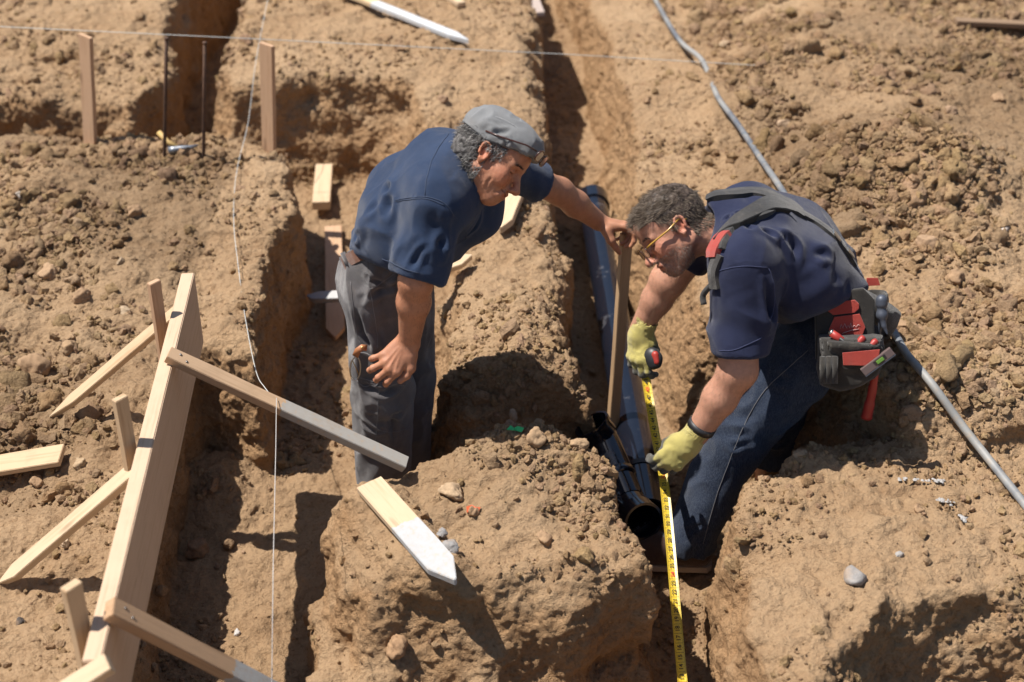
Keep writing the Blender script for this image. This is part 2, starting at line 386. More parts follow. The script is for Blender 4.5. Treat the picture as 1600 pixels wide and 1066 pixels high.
tag(scatter('dirt_clods', 7000, (.015, .036), lambda P: dens_big(P) * 1 + dens(P) * .12, 2, cm, 2, power=2.4, smooth=False), 'dry clods of brown earth heaped over the spoil banks', 'dirt clods', kind='stuff')
tag(scatter('earth_lumps', 900, (.028, .060), dens_big, 3, cm, 3, power=2.4, sink=.5), 'larger broken lumps of dried earth among the spoil', 'earth lumps', kind='stuff')
# ------------------------------------------------------------------ sculpting kit for bodies, hands and cloth
class Sculpt:
    def __init__(s, lo, hi, vox):
        s.lo = np.array(lo, float); s.vox = vox; s.n = np.ceil((np.array(hi) - s.lo) / vox).astype(int) + 1
        s.ax = [s.lo[i] + np.arange(s.n[i]) * vox for i in range(3)]
        s.F = np.full(tuple(s.n), 0.5, np.float32)
    def _box(s, lo, hi):
        i0 = np.clip(np.floor((np.array(lo) - s.lo) / s.vox).astype(int), 0, s.n - 1)
        i1 = np.clip(np.ceil((np.array(hi) - s.lo) / s.vox).astype(int) + 1, 1, s.n)
        if (i1 <= i0).any(): return None
        sl = tuple(slice(a, b) for a, b in zip(i0, i1))
        X, Y, Z = np.meshgrid(*[s.ax[i][sl[i]] for i in range(3)], indexing='ij')
        return sl, X, Y, Z
    def _put(s, sl, d, k, op):
        if op == 'add': s.F[sl] = smin(s.F[sl], d, k)
        elif op == 'sub': s.F[sl] = smax(s.F[sl], -d, k)
    def cone(s, a, b, ra, rb, k=.01, op='add', flat=None):
        a = np.array(a, float); b = np.array(b, float); m = max(ra, rb) + k + 3 * s.vox
        r_ = s._box(np.minimum(a, b) - m, np.maximum(a, b) + m)
        if r_ is None: return s
        sl, X, Y, Z = r_; e = b - a; L = e @ e + 1e-12
        t = np.clip(((X - a[0]) * e[0] + (Y - a[1]) * e[1] + (Z - a[2]) * e[2]) / L, 0, 1)
        dx, dy, dz = X - a[0] - t * e[0], Y - a[1] - t * e[1], Z - a[2] - t * e[2]
        if flat is not None:                                  # squash across a direction: (unit vector, factor)
            n, q = np.array(flat[0], float), flat[1]; n = n / np.linalg.norm(n)
            c = dx * n[0] + dy * n[1] + dz * n[2]
            dx, dy, dz = dx + n[0] * c * (q - 1), dy + n[1] * c * (q - 1), dz + n[2] * c * (q - 1)
        d = np.sqrt(dx * dx + dy * dy + dz * dz) - (ra + (rb - ra) * t)
        s._put(sl, d, k, op); return s
    def ell(s, c, r, k=.01, op='add', rot=None):
        c = np.array(c, float); r = np.array(r, float); m = r.max() + k + 3 * s.vox
        q = s._box(c - m, c + m)
        if q is None: return s
        sl, X, Y, Z = q; X = X - c[0]; Y = Y - c[1]; Z = Z - c[2]
        if rot is not None:                                   # rows = local axes
            M = np.array(rot, float); X, Y, Z = M[0][0] * X + M[0][1] * Y + M[0][2] * Z, M[1][0] * X + M[1][1] * Y + M[1][2] * Z, M[2][0] * X + M[2][1] * Y + M[2][2] * Z
        k0 = np.sqrt((X / r[0]) ** 2 + (Y / r[1]) ** 2 + (Z / r[2]) ** 2)
        k1 = np.sqrt((X / r[0] ** 2) ** 2 + (Y / r[1] ** 2) ** 2 + (Z / r[2] ** 2) ** 2)
        d = k0 * (k0 - 1) / np.maximum(k1, 1e-6)
        s._put(sl, d, k, op); return s
    def chain(s, pts, rad, k=.01, **kw):
        for i in range(len(pts) - 1): s.cone(pts[i], pts[i + 1], rad[i], rad[i + 1], k, **kw)
        return s
    def cut(s, p, n):                                        # keep the side the normal points away from
        p = np.array(p, float); n = np.array(n, float); n /= np.linalg.norm(n)
        X, Y, Z = np.meshgrid(*s.ax, indexing='ij')
        s.F = np.maximum(s.F, ((X - p[0]) * n[0] + (Y - p[1]) * n[1] + (Z - p[2]) * n[2])).astype(np.float32); return s
    def mesh(s):
        return surface_net(s.F, s.lo, s.vox)
def vnormals(V, F):
    N = np.zeros_like(V)
    a = np.cross(V[F[:, 2]] - V[F[:, 0]], V[F[:, 3]] - V[F[:, 1]])
    for i in range(4): np.add.at(N, F[:, i], a)
    return N / (np.linalg.norm(N, axis=1)[:, None] + 1e-12)
def relax(V, F, n=2, lam=.5):
    for _ in range(n):
        S = np.zeros_like(V); C = np.zeros(len(V))
        for i in range(4):
            np.add.at(S, F[:, i], V[F[:, (i + 1) % 4]]); np.add.at(S, F[:, i], V[F[:, (i + 3) % 4]]); np.add.at(C, F[:, i], 2)
        V = V + lam * (S / C[:, None] - V)
    return V
def seg_d(V, a, b):
    a = np.array(a, float); b = np.array(b, float); e = b - a
    t = np.clip(((V - a) @ e) / (e @ e + 1e-12), 0, 1)
    return np.linalg.norm(V - a - t[:, None] * e, axis=1), t
def crease(V, N, path, depth, width):
    """a fold pressed along a path: groove with a soft ridge on both sides"""
    d = np.full(len(V), 9.); tt = np.zeros(len(V)); m = len(path) - 1
    for i in range(m):
        di, ti = seg_d(V, path[i], path[i + 1]); c = di < d; d[c] = di[c]; tt[c] = (i + ti[c]) / m
    fade = np.maximum(np.sin(np.pi * np.clip(tt, 0, 1)), 0) ** .7
    g = (-np.exp(-(d / width) ** 2) + .75 * np.exp(-((d - 1.9 * width) / width) ** 2)) * depth * fade
    return V + N * g[:, None]
def set_tint(me, T):
    ca = me.color_attributes.new('tint', 'FLOAT_COLOR', 'POINT')
    ca.data.foreach_set('color', np.concatenate([T, np.ones((len(T), 1))], 1).astype(np.float32).ravel())
def merge(parts):
    Vs, Fs, Ts, o = [], [], [], 0
    for V, F, T in parts:
        Vs.append(V); Fs.append(F + o); Ts.append(T); o += len(V)
    return np.concatenate(Vs), np.concatenate(Fs), np.concatenate(Ts)
def bounds(pts, m): P = np.array([list(p) for p in pts]); return P.min(0) - m, P.max(0) + m
EX = Vector((1, 0, 0)); EU = Vector((0, SP, CP)); EB = Vector((0, -CP, SP))      # right / up / towards the photographer
def idir(x, u, b=0.0): return (EX * x + EU * u + EB * b).normalized()
def frame(f, up):
    f = f.normalized(); l = up.cross(f).normalized(); u = f.cross(l).normalized()
    return np.array([list(f), list(l), list(u)]).T                                # columns x y z
# finger chains in the hand's own frame: x along the fingers, y to the thumb side, z the back of the hand
def hand_chains(curl, spread, thumb, s=1.0):
    kn = [(.088, .030, .002), (.092, .009, .004), (.087, -.012, .002), (.077, -.031, -.003)]
    ln = [(.044, .026, .021), (.049, .030, .022), (.045, .028, .021), (.034, .021, .019)]
    out = []
    for i in range(4):
        p = np.array(kn[i]) * s; pts = [p.copy()]; a = 0; sp = R(spread[i])
        for j in range(3):
            a += R(curl[i][j]); d = np.array([math.cos(a) * math.cos(sp), math.sin(sp) * math.cos(a), -math.sin(a)])
            p = p + d * ln[i][j] * s; pts.append(p.copy())
        r0 = .0098 if i < 3 else .0086
        out.append((pts, [r0 * s * q for q in (1.05, .98, .88, .76)]))
    out.append(([np.array(t) * s for t in thumb], [.0155 * s, .0125 * s, .0108 * s, .0088 * s]))
    return out
def put_hand(sc, wrist, M, chains, left=False, s=1.0, fat=0.0, k=.008):
    """adds palm and five fingers to a sculpt; M columns: fingers, thumb side, back"""
    def T(p):
        return np.array(wrist) + M @ np.array(p)
    for (kx, ky, kz), r in (((.088, .030, .002), .0115), ((.092, .009, .004), .0125), ((.087, -.012, .002), .012), ((.077, -.031, -.003), .0105)):
        sc.cone(T(np.array([.004, ky * .55, 0]) * s), T(np.array([kx, ky, kz - .002]) * s), .0165 * s + fat, r * s + fat, .013)
    sc.ell(T(np.array([.045, .002, -.008]) * s), np.array([.046, .036, .017]) * s + fat, .012, rot=M.T)
    tips = []
    for pts, rad in chains:
        P = [T(p) for p in pts]
        for i in range(3): sc.cone(P[i], P[i + 1], rad[i] + fat, rad[i + 1] + fat, k if i == 0 else .004)
        for i in (1, 2): sc.ell(P[i] + M @ np.array([0, 0, .0015]), np.array([1, 1, 1]) * (rad[i] * 1.06 + fat), .003)
        tips.append(P)
    th = tips[4]
    sc.cone(T(np.array([.012, .012, -.006]) * s), th[0], .017 * s + fat, .0155 * s + fat, .012)
    sc.cone(th[0], th[1], .0155 * s + fat, .012 * s + fat, .012)
    return tips

# ------------------------------------------------------------------ a head in its own frame: x forward, y left, z up
def make_head(neck_local, neck_r=.057, stubble=0.0, vox=.0023, smile=0.0, heavy=0.0, skin=(1, 1, 1)):
    pts = [(-.13, -.1, -.13), (.14, .1, .135)] + [tuple(n) for n in neck_local]
    lo, hi = bounds(pts, .0); lo = lo - [.0, .03, .05]; hi = hi + [.0, .03, .0]
    lo = np.maximum(lo, [-.24, -.16, -.26]); hi = np.minimum(hi, [.16, .16, .14])
    s = Sculpt(lo, hi, vox)
    s.ell((-.014, 0, .034), (.099, .076, .086), .01)
    s.ell((.044, 0, .046), (.050, .060, .050), .03)
    s.ell((.030, 0, -.025), (.058, .060 + heavy, .072), .03)
    for q in (1, -1):
        s.cone((-.004, q * .052, -.050), (.056, q * .018, -.092), .021, .016, .03)
        s.ell((.060, q * .043, -.020), (.024, .020, .022), .022)
        s.cone((.086, q * .010, .021), (.072, q * .048, .020), .009, .008, .012)
    s.ell((.064, 0, -.092), (.020, .025, .017), .02)
    s.ell((.073, 0, -.062), (.024, .034, .028), .018)
    for q in (1, -1):
        s.ell((.096, q * .031, .003), (.019, .019, .012), .012, 'sub')
        s.ell((.0725, q * .031, .003), (.0135, .0165, .0125), .003)
        s.cone((.0875, q * .020, -.0025), (.080, q * .045, -.001), .0009, .0009, .002, 'sub')
        s.cone((.081, q * .016, -.0135), (.074, q * .044, -.013), .004, .003, .008)
    s.cone((.086, 0, .014), (.112, 0, -.032), .0085, .0105, .010)
    s.ell((.113, 0, -.036), (.0125, .0115, .0105), .008)
    for q in (1, -1):
        s.ell((.100, q * .0135, -.039), (.0125, .008, .0085), .006)
        s.ell((.106, q * .0075, -.048), (.006, .0035, .004), .003, 'sub')
        s.cone((.098, q * .018, -.037), (.078, q * .037, -.070), .0035, .0028, .010, 'sub')
        s.ell((.068, q * .041, -.036), (.016, .011, .013), .014)
    s.cone((.093, .017, -.0605 + smile * .3), (.096, 0, -.0585), .0045, .0052, .005); s.cone((.093, -.017, -.0605 + smile * .3), (.096, 0, -.0585), .0045, .0052, .005)
    s.cone((.088, .016, -.0700), (.092, 0, -.0720), .0048, .0062, .006); s.cone((.088, -.016, -.0700), (.092, 0, -.0720), .0048, .0062, .006)
    for q in (1, -1): s.cone((.101, 0, -.0655), (.080, q * .029, -.0640 + smile), .0012, .0015, .0025, 'sub')
    s.cone((.088, 0, -.082), (.084, 0, -.083), .004, .004, .01, 'sub')
    for q in (1, -1):                                        # ears
        c0 = np.array([-.006, q * .074, .000])
        ring = [c0 + np.array([math.cos(a) * .0145 - math.sin(a) * .004, q * (.006 + .004 * (math.cos(a) < 0)), math.sin(a) * .0245 + .004]) for a in np.linspace(-1.9, 3.6, 12)]
        s.ell(c0 + [0, 0, .001], (.013, .007, .024), .006)
        s.chain(ring, [.0042] * 12, .003)
        s.ell(c0 + [.003, q * .008, .000], (.0065, .006, .012), .004, 'sub')
        s.ell(c0 + [.003, q * .004, -.024], (.0075, .0055, .009), .006)
    n = [np.array(p, float) for p in neck_local]
    s.cone((-.022, 0, -.030), n[0], .058, neck_r, .02)
    for i in range(len(n) - 1): s.cone(n[i], n[i + 1], neck_r, neck_r * 1.08, .02)
    s.cone((.050, 0, -.085), n[0] + [.03, 0, 0], .018, .03, .03)
    for q in (1, -1): s.cone((-.02, q * .055, -.045), n[-1] + [.045, q * .015, 0], .010, .010, .02)
    V, F = s.mesh(); V = relax(V, F, 1, .35); N = vnormals(V, F)
    for q in (1, -1):
        for path, dd, ww in (([(.104, q * .020, -.034), (.093, q * .031, -.050), (.082, q * .036, -.066)], .0016, .0025), ([(.076, q * .050, .002), (.064, q * .058, .006), (.055, q * .061, .014)], .0009, .0016), ([(.077, q * .050, -.004), (.064, q * .058, -.006)], .0009, .0016),
                             ([(.088, q * .020, -.014), (.080, q * .040, -.014)], .0008, .002), ([(.05, q * .055, -.03), (.045, q * .054, -.06), (.05, q * .045, -.085)], .0012, .004)):
            V = crease(V, N, path, dd, ww)
    for zz in (.045, .055, .066): V = crease(V, N, [(.075, -.045, zz), (.094, -.01, zz + .002), (.094, .01, zz + .002), (.075, .045, zz)], .0006, .0018)
    V = V + N * (.0007 * pnoise(V, .012, 3) + .0004 * pnoise(V, .005, 4))[:, None]
    T = np.ones((len(V), 3)); x, y, z = V.T
    def blend(mask, c):
        nonlocal T
        T = T * (1 - mask[:, None]) + T * np.array(c) * mask[:, None]
    ax_ = np.abs(y)
    lip = np.exp(-((z + .0655) / .0085) ** 2) * sstep(.078, .09, x) * sstep(.026, .019, ax_); blend(lip, (.92, .62, .58))
    mouth = np.exp(-((z + .0655 - smile * np.clip(ax_ / .03, 0, 1)) / .0017) ** 2) * sstep(.078, .085, x) * sstep(.029, .024, ax_); blend(mouth, (.30, .2, .2))
    blend(np.exp(-((V - [.112, 0, -.036]) ** 2).sum(1) / .02 ** 2), (1.05, .82, .78))
    for q in (1, -1):
        blend(np.exp(-((V - [.07, q * .05, -.025]) ** 2).sum(1) / .026 ** 2) * .8, (1.05, .80, .76))
        blend(np.exp(-((V - [-.004, q * .08, .002]) ** 2).sum(1) / .024 ** 2), (1.05, .78, .72))
        d, _ = seg_d(V, (.0875, q * .020, -.0025), (.080, q * .045, -.001)); blend(np.exp(-(d / .0022) ** 2), (.16, .12, .10))
        d, _ = seg_d(V, (.086, q * .018, .010), (.078, q * .046, .010)); blend(np.exp(-(d / .004) ** 2) * .45, (.7, .55, .5))
    blend(np.clip(.5 + .6 * pnoise(V, .02, 9), 0, 1) * .5, (1.02, .82, .74)); blend(np.clip(pnoise(V, .007, 19) - .1, 0, 1) * .5, (.86, .74, .68))
    blend(np.clip(pnoise(V, .004, 12) - .55, 0, 1) * 1.2, (.75, .6, .55))
    if stubble > 0:
        reg = sstep(-.030, -.052, z + .02 * sstep(.02, .0, x) - .10 * np.clip(.02 - x, 0, .05)) * sstep(-.035, -.005, x) * (1 - lip) * sstep(-.125, -.105, z - .3 * (x - .06) * (x < .05))
        reg = np.maximum(reg, sstep(.016, .0, np.abs(x - .012)) * sstep(.05, .02, z) * sstep(-.08, -.06, z) * sstep(.05, .058, ax_) * .8)
        blend(reg * stubble * np.clip(.75 + .5 * pnoise(V, .004, 21), 0, 1), (.42, .42, .46))
    return V, F, N, T * np.array(skin)
def strands(name, roots, dirs, length, r0, curl, seed, matl, parent, bend=None, seg=6, tint=None, spread=.25, clump=0.0):
    r_ = np.random.RandomState(seed); n = len(roots)
    P = roots.copy(); D = dirs + spread * r_.randn(n, 3); D /= np.linalg.norm(D, axis=1)[:, None]
    L = length * r_.uniform(.6, 1.15, n) / seg
    ph = r_.rand(n) * 6.28; A = np.cross(D, r_.randn(n, 3)); A /= np.linalg.norm(A, axis=1)[:, None] + 1e-9
    if clump > 0:
        ci = np.floor(roots / .011).astype(int); hsh = _hash(ci[:, 0], ci[:, 1], ci[:, 2], 5); ph = hsh * 3.14 * 2 + .5 * r_.randn(n)
        A = np.stack([_hash(ci[:, 0], ci[:, 1], ci[:, 2], 6), _hash(ci[:, 0], ci[:, 1], ci[:, 2], 7), _hash(ci[:, 0], ci[:, 1], ci[:, 2], 8)], 1); A -= (A * D).sum(1)[:, None] * D; A /= np.linalg.norm(A, axis=1)[:, None] + 1e-9
    Bn = np.cross(D, A); VV = np.zeros((n, seg + 1, 3, 3))
    for j in range(seg + 1):
        rr = r0 * (1 - .75 * j / seg)
        for q in range(3):
            an = q * 2.094; VV[:, j, q] = P + rr * (A * math.cos(an) + Bn * math.sin(an))
        if bend is not None: D = D + bend(P, D, j / seg)
        cs = curl * (A * np.cos(ph + j * 1.25)[:, None] + Bn * np.sin(ph + j * 1.25)[:, None])
        Dn = D + cs; Dn /= np.linalg.norm(Dn, axis=1)[:, None]; D = D / np.linalg.norm(D, axis=1)[:, None]
        P = P + Dn * L[:, None]
    base_i = (np.arange(n) * (seg + 1) * 3)[:, None, None]
    fq = np.array([[j * 3 + q, j * 3 + (q + 1) % 3, (j + 1) * 3 + (q + 1) % 3, (j + 1) * 3 + q] for j in range(seg) for q in range(3)])
    FF = (fq[None] + base_i).reshape(-1, 4)
    me = mesh_np(name, VV.reshape(-1, 3), FF)
    if tint is not None:
        lo, hi = tint; u = r_.rand(n) ** 1.5
        T = np.array(lo)[None] * (1 - u[:, None]) + np.array(hi)[None] * u[:, None]; set_tint(me, np.repeat(T, (seg + 1) * 3, 0))
    return link(name, me, matl, parent)

# ---- cloth, skin and hair materials
def skin_mat(name, c):
    m = mat(name, c, .48, spec=.4); g = G(m); v = g.coord()
    a = g.n('Attribute', _attribute_name='tint').outputs['Color']
    n = g.noise(v, 60, 5, .6); cc = g.mix(1.0, g.ramp(n, [(.3, tuple(x * .86 for x in c)), (.7, tuple(x * 1.1 for x in c))]), a, 'MULTIPLY')
    h = g.math('ADD', g.noise(v, 900, 3, .6), g.math('MULTIPLY', g.n('TexVoronoi', Vector=v, Scale=700.0).outputs['Distance'], .6))
    g.out(cc, g.bump(h, .35, .0015))
    m.node_tree.nodes['Principled BSDF'].inputs['Subsurface Weight'].default_value = .08
    m.node_tree.nodes['Principled BSDF'].inputs['Subsurface Radius'].default_value = (.012, .004, .002)
    return m
def cloth_mat(name, c, c2=None, dust=(.35, .27, .2), dustamt=.25, weave=900, rough=.85, sheen=.25, streak=None, attr=False):
    m = mat(name, c, rough, spec=.2); g = G(m); v = g.coord(); c2 = c2 or tuple(x * 1.35 for x in c)
    cc = g.ramp(g.noise(v, 9, 6, .6), [(.3, c), (.7, c2)])
    if streak:
        n = g.noise(g.coord((420, 420, 60)), 1, 4, .7); cc = g.mix(g.ramp(n, [(.42, (0, 0, 0)), (.68, (1, 1, 1))]), cc, streak)
    d = g.noise(v, 26, 7, .72); cc = g.mix(g.math('MULTIPLY', g.ramp(d, [(.52, (0, 0, 0)), (.78, (1, 1, 1))]), dustamt), cc, dust)
    sp = g.noise(v, 380, 2, .5); cc = g.mix(g.math('MULTIPLY', g.ramp(sp, [(.70, (0, 0, 0)), (.76, (1, 1, 1))]), min(1, dustamt * 2)), cc, dust)
    if attr: cc = g.mix(1.0, cc, g.n('Attribute', _attribute_name='tint').outputs['Color'], 'MULTIPLY')
    wv = g.n('TexWave', Vector=g.coord(rot=(.5, .6, .3)), Scale=weave, Distortion=1.0).outputs['Fac']
    h = g.math('ADD', g.math('MULTIPLY', g.noise(v, 60, 5, .6), .8), g.math('MULTIPLY', wv, .12))
    h = g.math('ADD', h, g.math('MULTIPLY', g.noise(v, 500, 3, .6), .25))
    rd_ = g.n('TexNoise', _noise_type='RIDGED_MULTIFRACTAL', Vector=g.coord((1, 1, .6)), Scale=15.0, Detail=2.5, Roughness=.45, Distortion=.6).outputs['Fac']
    b1 = g.bump(rd_, .45, .005)
    g.out(cc, g.bump(h, .5, .004, b1)); m.node_tree.nodes['Principled BSDF'].inputs['Sheen Weight'].default_value = sheen
    return m
def hair_mat(name):
    m = mat(name, (.1, .08, .07), .55, spec=.3); g = G(m)
    g.out(g.n('Attribute', _attribute_name='tint').outputs['Color']); return m
def tube(name, pts, r, matl, parent=None, sides=8, closed=False, cap=True, smooth=True, prof=None, up=None):
    """a swept tube; r a number or a list; prof an optional cross-section [(a, b)...] in the sweep's frame"""
    P = [Vector(p) for p in pts]; n = len(P); rr = r if isinstance(r, (list, tuple)) else [r] * n
    prof = prof or [(math.cos(2 * math.pi * q / sides), math.sin(2 * math.pi * q / sides)) for q in range(sides)]
    m = len(prof); V = []; ref = Vector(up) if up is not None else None
    for i, p in enumerate(P):
        if closed: t = (P[(i + 1) % n] - P[i - 1]).normalized()
        else: t = (P[min(i + 1, n - 1)] - P[max(i - 1, 0)]).normalized()
        if ref is None: ref = Vector((0, 0, 1)) if abs(t.z) < .9 else Vector((1, 0, 0))
        a = (ref - t * ref.dot(t)).normalized(); b = t.cross(a)
        if up is None: ref = a
        for (x, y) in prof: V.append(p + (a * x + b * y) * rr[i])
    Fc = []
    for i in range(n if closed else n - 1):
        j = (i + 1) % n
        for q in range(m): Fc.append((i * m + q, i * m + (q + 1) % m, j * m + (q + 1) % m, j * m + q))
    me = bpy.data.meshes.new(name)
    if not closed and cap: Fc += [tuple(range(m - 1, -1, -1)), tuple(range((n - 1) * m, n * m))]
    me.from_pydata([tuple(v) for v in V], [], Fc); me.update()
    for p in me.polygons: p.use_smooth = smooth
    return link(name, me, matl, parent)
def smooth_path(pts, n=8):
    P = [Vector(p) for p in pts]; P = [P[0] * 2 - P[1]] + P + [P[-1] * 2 - P[-2]]; out = []
    for i in range(1, len(P) - 2):
        for j in range(n):
            t = j / n; a, b, c, d = P[i - 1:i + 3]
            out.append(.5 * ((2 * b) + (c - a) * t + (2 * a - 5 * b + 4 * c - d) * t * t + (3 * b - a - 3 * c + d) * t ** 3))
    out.append(P[-2]); return out
def shell(name, prims, lo, hi, vox, matl, parent, creases=(), fold=(.004, .05), stretch=(1, 1, 1), seed=0, post=None, rel=1):
    """cloth grown round a set of prims, then wrinkled"""
    s = Sculpt(lo, hi, vox); prims(s); V, F = s.mesh(); V = relax(V, F, rel, .4); N = vnormals(V, F)
    if fold[0]:
        Q = V * np.array(stretch); wv = np.stack([pnoise(Q, fold[1] * 1.6, seed + 1), pnoise(Q, fold[1] * 1.6, seed + 2), pnoise(Q, fold[1] * 1.6, seed + 3)], 1)
        r1 = 1 - 2 * np.abs(pnoise(Q + wv * fold[1] * .6, fold[1], seed)); r2 = pnoise(Q, fold[1] * .45, seed + 7)
        V = V + N * (fold[0] * r1 + fold[0] * .35 * r2)[:, None]
    for c in creases: V = crease(V, N, *c)
    if post is not None: V = post(V, N)
    me = mesh_np(name, V, F); return link(name, me, matl, parent), V, F, N

def surf_pt(sv, sn, px, py, off=.004):                # nearest point of a cloth mesh met at that spot, pushed out a little
    d = L3(Vector(ray(px, py))); d /= np.linalg.norm(d); o = np.array([0, 0, CAM_Z]); r_v = sv - o; t = r_v @ d; e = np.linalg.norm(r_v - t[:, None] * d, axis=1)
    c = np.where(e < .010)[0]
    if len(c) == 0: c = np.array([np.argmin(e)])
    i = c[np.argmin(t[c])]; c2 = c[t[c] < t[i] + .012]; w_ = 1 / (e[c2] + .001); w_ /= w_.sum()
    return (sv[c2] * w_[:, None]).sum(0) + sn[i] * off, sn[i]
def L3(v): return np.array(list(v), float)
def seam(name, pix, sv, sn, matl, parent, r=.0009, off=.0012, n=6):
    P_ = smooth_path([Vector((x, y, 0)) for x, y in pix], n)
    return tube(name, [Vector(surf_pt(sv, sn, p.x, p.y, off)[0]) for p in P_], r, matl, parent, sides=5)
# ================================================================== the man standing, in a cap
def lerp(a, b, t): return a + (b - a) * t
SK1 = skin_mat('tanned_skin', (.42, .20, .118)); SK2 = skin_mat('ruddy_skin', (.48, .250, .170))
HAIR = hair_mat('hair')
def person_one():
    ankN, ankF = L3(at(600, 802, 3.45)), L3(at(632, 775, 3.66))
    kneN, kneF = L3(at(598, 610, 3.43)), L3(at(637, 598, 3.64))
    hipN, hipF = L3(at(592, 445, 3.45)), L3(at(628, 438, 3.62))
    waist, mid, chest, c7 = L3(at(600, 400, 3.52)), L3(at(640, 335, 3.50)), L3(at(688, 272, 3.46)), L3(at(722, 232, 3.45))
    shN, shF = L3(at(684, 315, 3.32)), L3(at(786, 262, 3.66))
    elN, wrN = L3(at(650, 438, 3.24)), L3(at(640, 533, 3.285))
    elF, wrF = L3(at(874, 299, 3.80)), L3(at(936, 347, 3.885))
    # head
    HS = .92; Fh = idir(.80, -.60, .22); M = frame(Fh, idir(.60, .80, .05)); ear = L3(at(757, 238, 3.35))
    C = ear + M @ np.array([.004, .075, 0])
    inv = lambda p: M.T @ (np.array(p) - C) / HS
    necks = [inv(lerp(C, c7, .0) + M @ np.array([-.045, 0, -.09])), inv(c7 + np.array([.02, 0, -.03]))]
    V, F, N, T = make_head(necks, .056, 0, smile=.012, skin=(1, 1, 1))
    HV = V.copy(); W = lambda v: v @ M.T * HS + C
    parts = [(W(V), F, T)]
    # arms and hands
    lo, hi = bounds([shN, elN, wrN, at(590, 560, 3.3), at(640, 630, 3.3)], .06)
    s = Sculpt(lo, hi, .003)
    s.cone(shN, elN, .052, .045, .01); s.cone(elN, lerp(elN, wrN, .35), .043, .044, .02); s.cone(lerp(elN, wrN, .35), wrN, .043, .029, .02, flat=(EB, 1.12))
    Mh = np.array([list(idir(-.62, -.72, -.02)), [0] * 3, list(idir(.0, .06, 1))]).T; Mh[:, 2] -= Mh[:, 0] * (Mh[:, 2] @ Mh[:, 0]); Mh[:, 2] /= np.linalg.norm(Mh[:, 2]); Mh[:, 1] = np.cross(Mh[:, 2], Mh[:, 0])
    ch = hand_chains([(26, 38, 24), (24, 42, 26), (20, 40, 26), (22, 44, 26)], (-6, -13, -24, -32), [(.030, .028, -.006), (.056, .050, -.010), (.080, .056, -.012), (.103, .052, -.014)], .98)
    put_hand(s, wrN, Mh, ch)
    for p, q in (((.03, .0, .016), (.09, .026, .013)), ((.03, -.004, .017), (.09, .006, .015)), ((.03, -.01, .016), (.085, -.012, .013))):
        s.cone(wrN + Mh @ np.array(p), wrN + Mh @ np.array(q), .0022, .002, .004)
    for a, b in ((.1, .9), (.25, .8)): s.cone(lerp(elN, wrN, a) + L3(EB) * .034 + L3(EX) * (.012 - .02 * a), lerp(elN, wrN, b) + L3(EB) * .027 + L3(EX) * (.008 - .01 * a), .0035, .0025, .006)
    v, f = s.mesh(); v = relax(v, f, 1, .3); x = np.ones((len(v), 3)) * [1.03, .98, .95]
    parts.append((v, f, x)); armN = (v, f, vnormals(v, f))
    lo, hi = bounds([shF, elF, wrF, at(995, 400, 3.9)], .06); s = Sculpt(lo, hi, .003)
    s.cone(shF, elF, .046, .040, .01); s.cone(elF, lerp(elF, wrF, .4), .039, .039, .02); s.cone(lerp(elF, wrF, .4), wrF, .038, .028, .02)
    Mh = np.array([list(idir(.95, -.12, -.02)), list(idir(.12, .30, -.0)), list(idir(.15, .96, .28))]).T; Mh[:, 2] -= Mh[:, 0] * (Mh[:, 2] @ Mh[:, 0]); Mh[:, 2] /= np.linalg.norm(Mh[:, 2]); Mh[:, 1] = -np.cross(Mh[:, 2], Mh[:, 0])
    ch = hand_chains([(30, 55, 30), (42, 62, 35), (48, 62, 35), (52, 60, 35)], (8, 2, -4, -8), [(.030, .030, -.022), (.048, .040, -.052), (.068, .034, -.076), (.084, .026, -.094)], .88)
    put_hand(s, wrF, Mh, ch, s=.9)
    v, f = s.mesh(); v = relax(v, f, 1, .3); parts.append((v, f, np.ones((len(v), 3)) * [1.0, .97, .95]))
    # trunk and legs under the clothes
    lo, hi = bounds([ankN, ankF, kneN, shN, shF, c7], .16); s = Sculpt(lo, hi, .012)
    for a, b, c, ra, rb, rc in ((hipN, kneN, ankN, .075, .052, .04), (hipF, kneF, ankF, .075, .052, .04)):
        s.cone(a, b, ra, rb, .02); s.cone(b, c, rb, rc, .02)
    s.cone(lerp(hipN, hipF, .5), waist, .085, .075, .04); s.cone(waist, mid, .075, .08, .04); s.cone(mid, chest, .08, .08, .04); s.cone(shN, shF, .045, .045, .04); s.cone(chest, c7, .06, .04, .04)
    v, f = s.mesh(); parts.append((v, f, np.ones((len(v), 3))))
    V, F, T = merge(parts); me = mesh_np('person', V, F); set_tint(me, T)
    P = tag(link('person', me, SK1), 'man in navy shirt and grey cap leaning on a wooden stake, hand on his knee', 'person')
    # ---- trousers
    pm = cloth_mat('grey_canvas', (.080, .074, .077), (.135, .125, .127), dustamt=.28, dust=(.28, .22, .17))
    b0 = L3(at(560, 372, 3.52)); b1 = L3(at(690, 425, 3.52))
    def trousers(s):
        for a, b, c, r in ((hipN, kneN, ankN, (.094, .086, .074)), (hipF, kneF, ankF, (.088, .080, .072))):
            s.cone(a, b, r[0], r[1], .012); s.cone(b, c, r[1], r[2], .015)
        for q in (-.075, 0, .075):
            o = np.array([.0, q, 0]); s.cone(L3(at(592, 432, 3.53)) + o, L3(at(598, 395, 3.52)) + o, .105, .092, .03)
        s.ell(L3(at(576, 430, 3.53)), (.080, .13, .10), .03)
        k = lerp(hipN, kneN, .62) + np.array([-.035, -.055, 0]); s.ell(k, (.05, .03, .085), .015)
        up = L3(idir(-.38, .92)); s.cut(L3(at(592, 380, 3.52)), up)
    cr = []
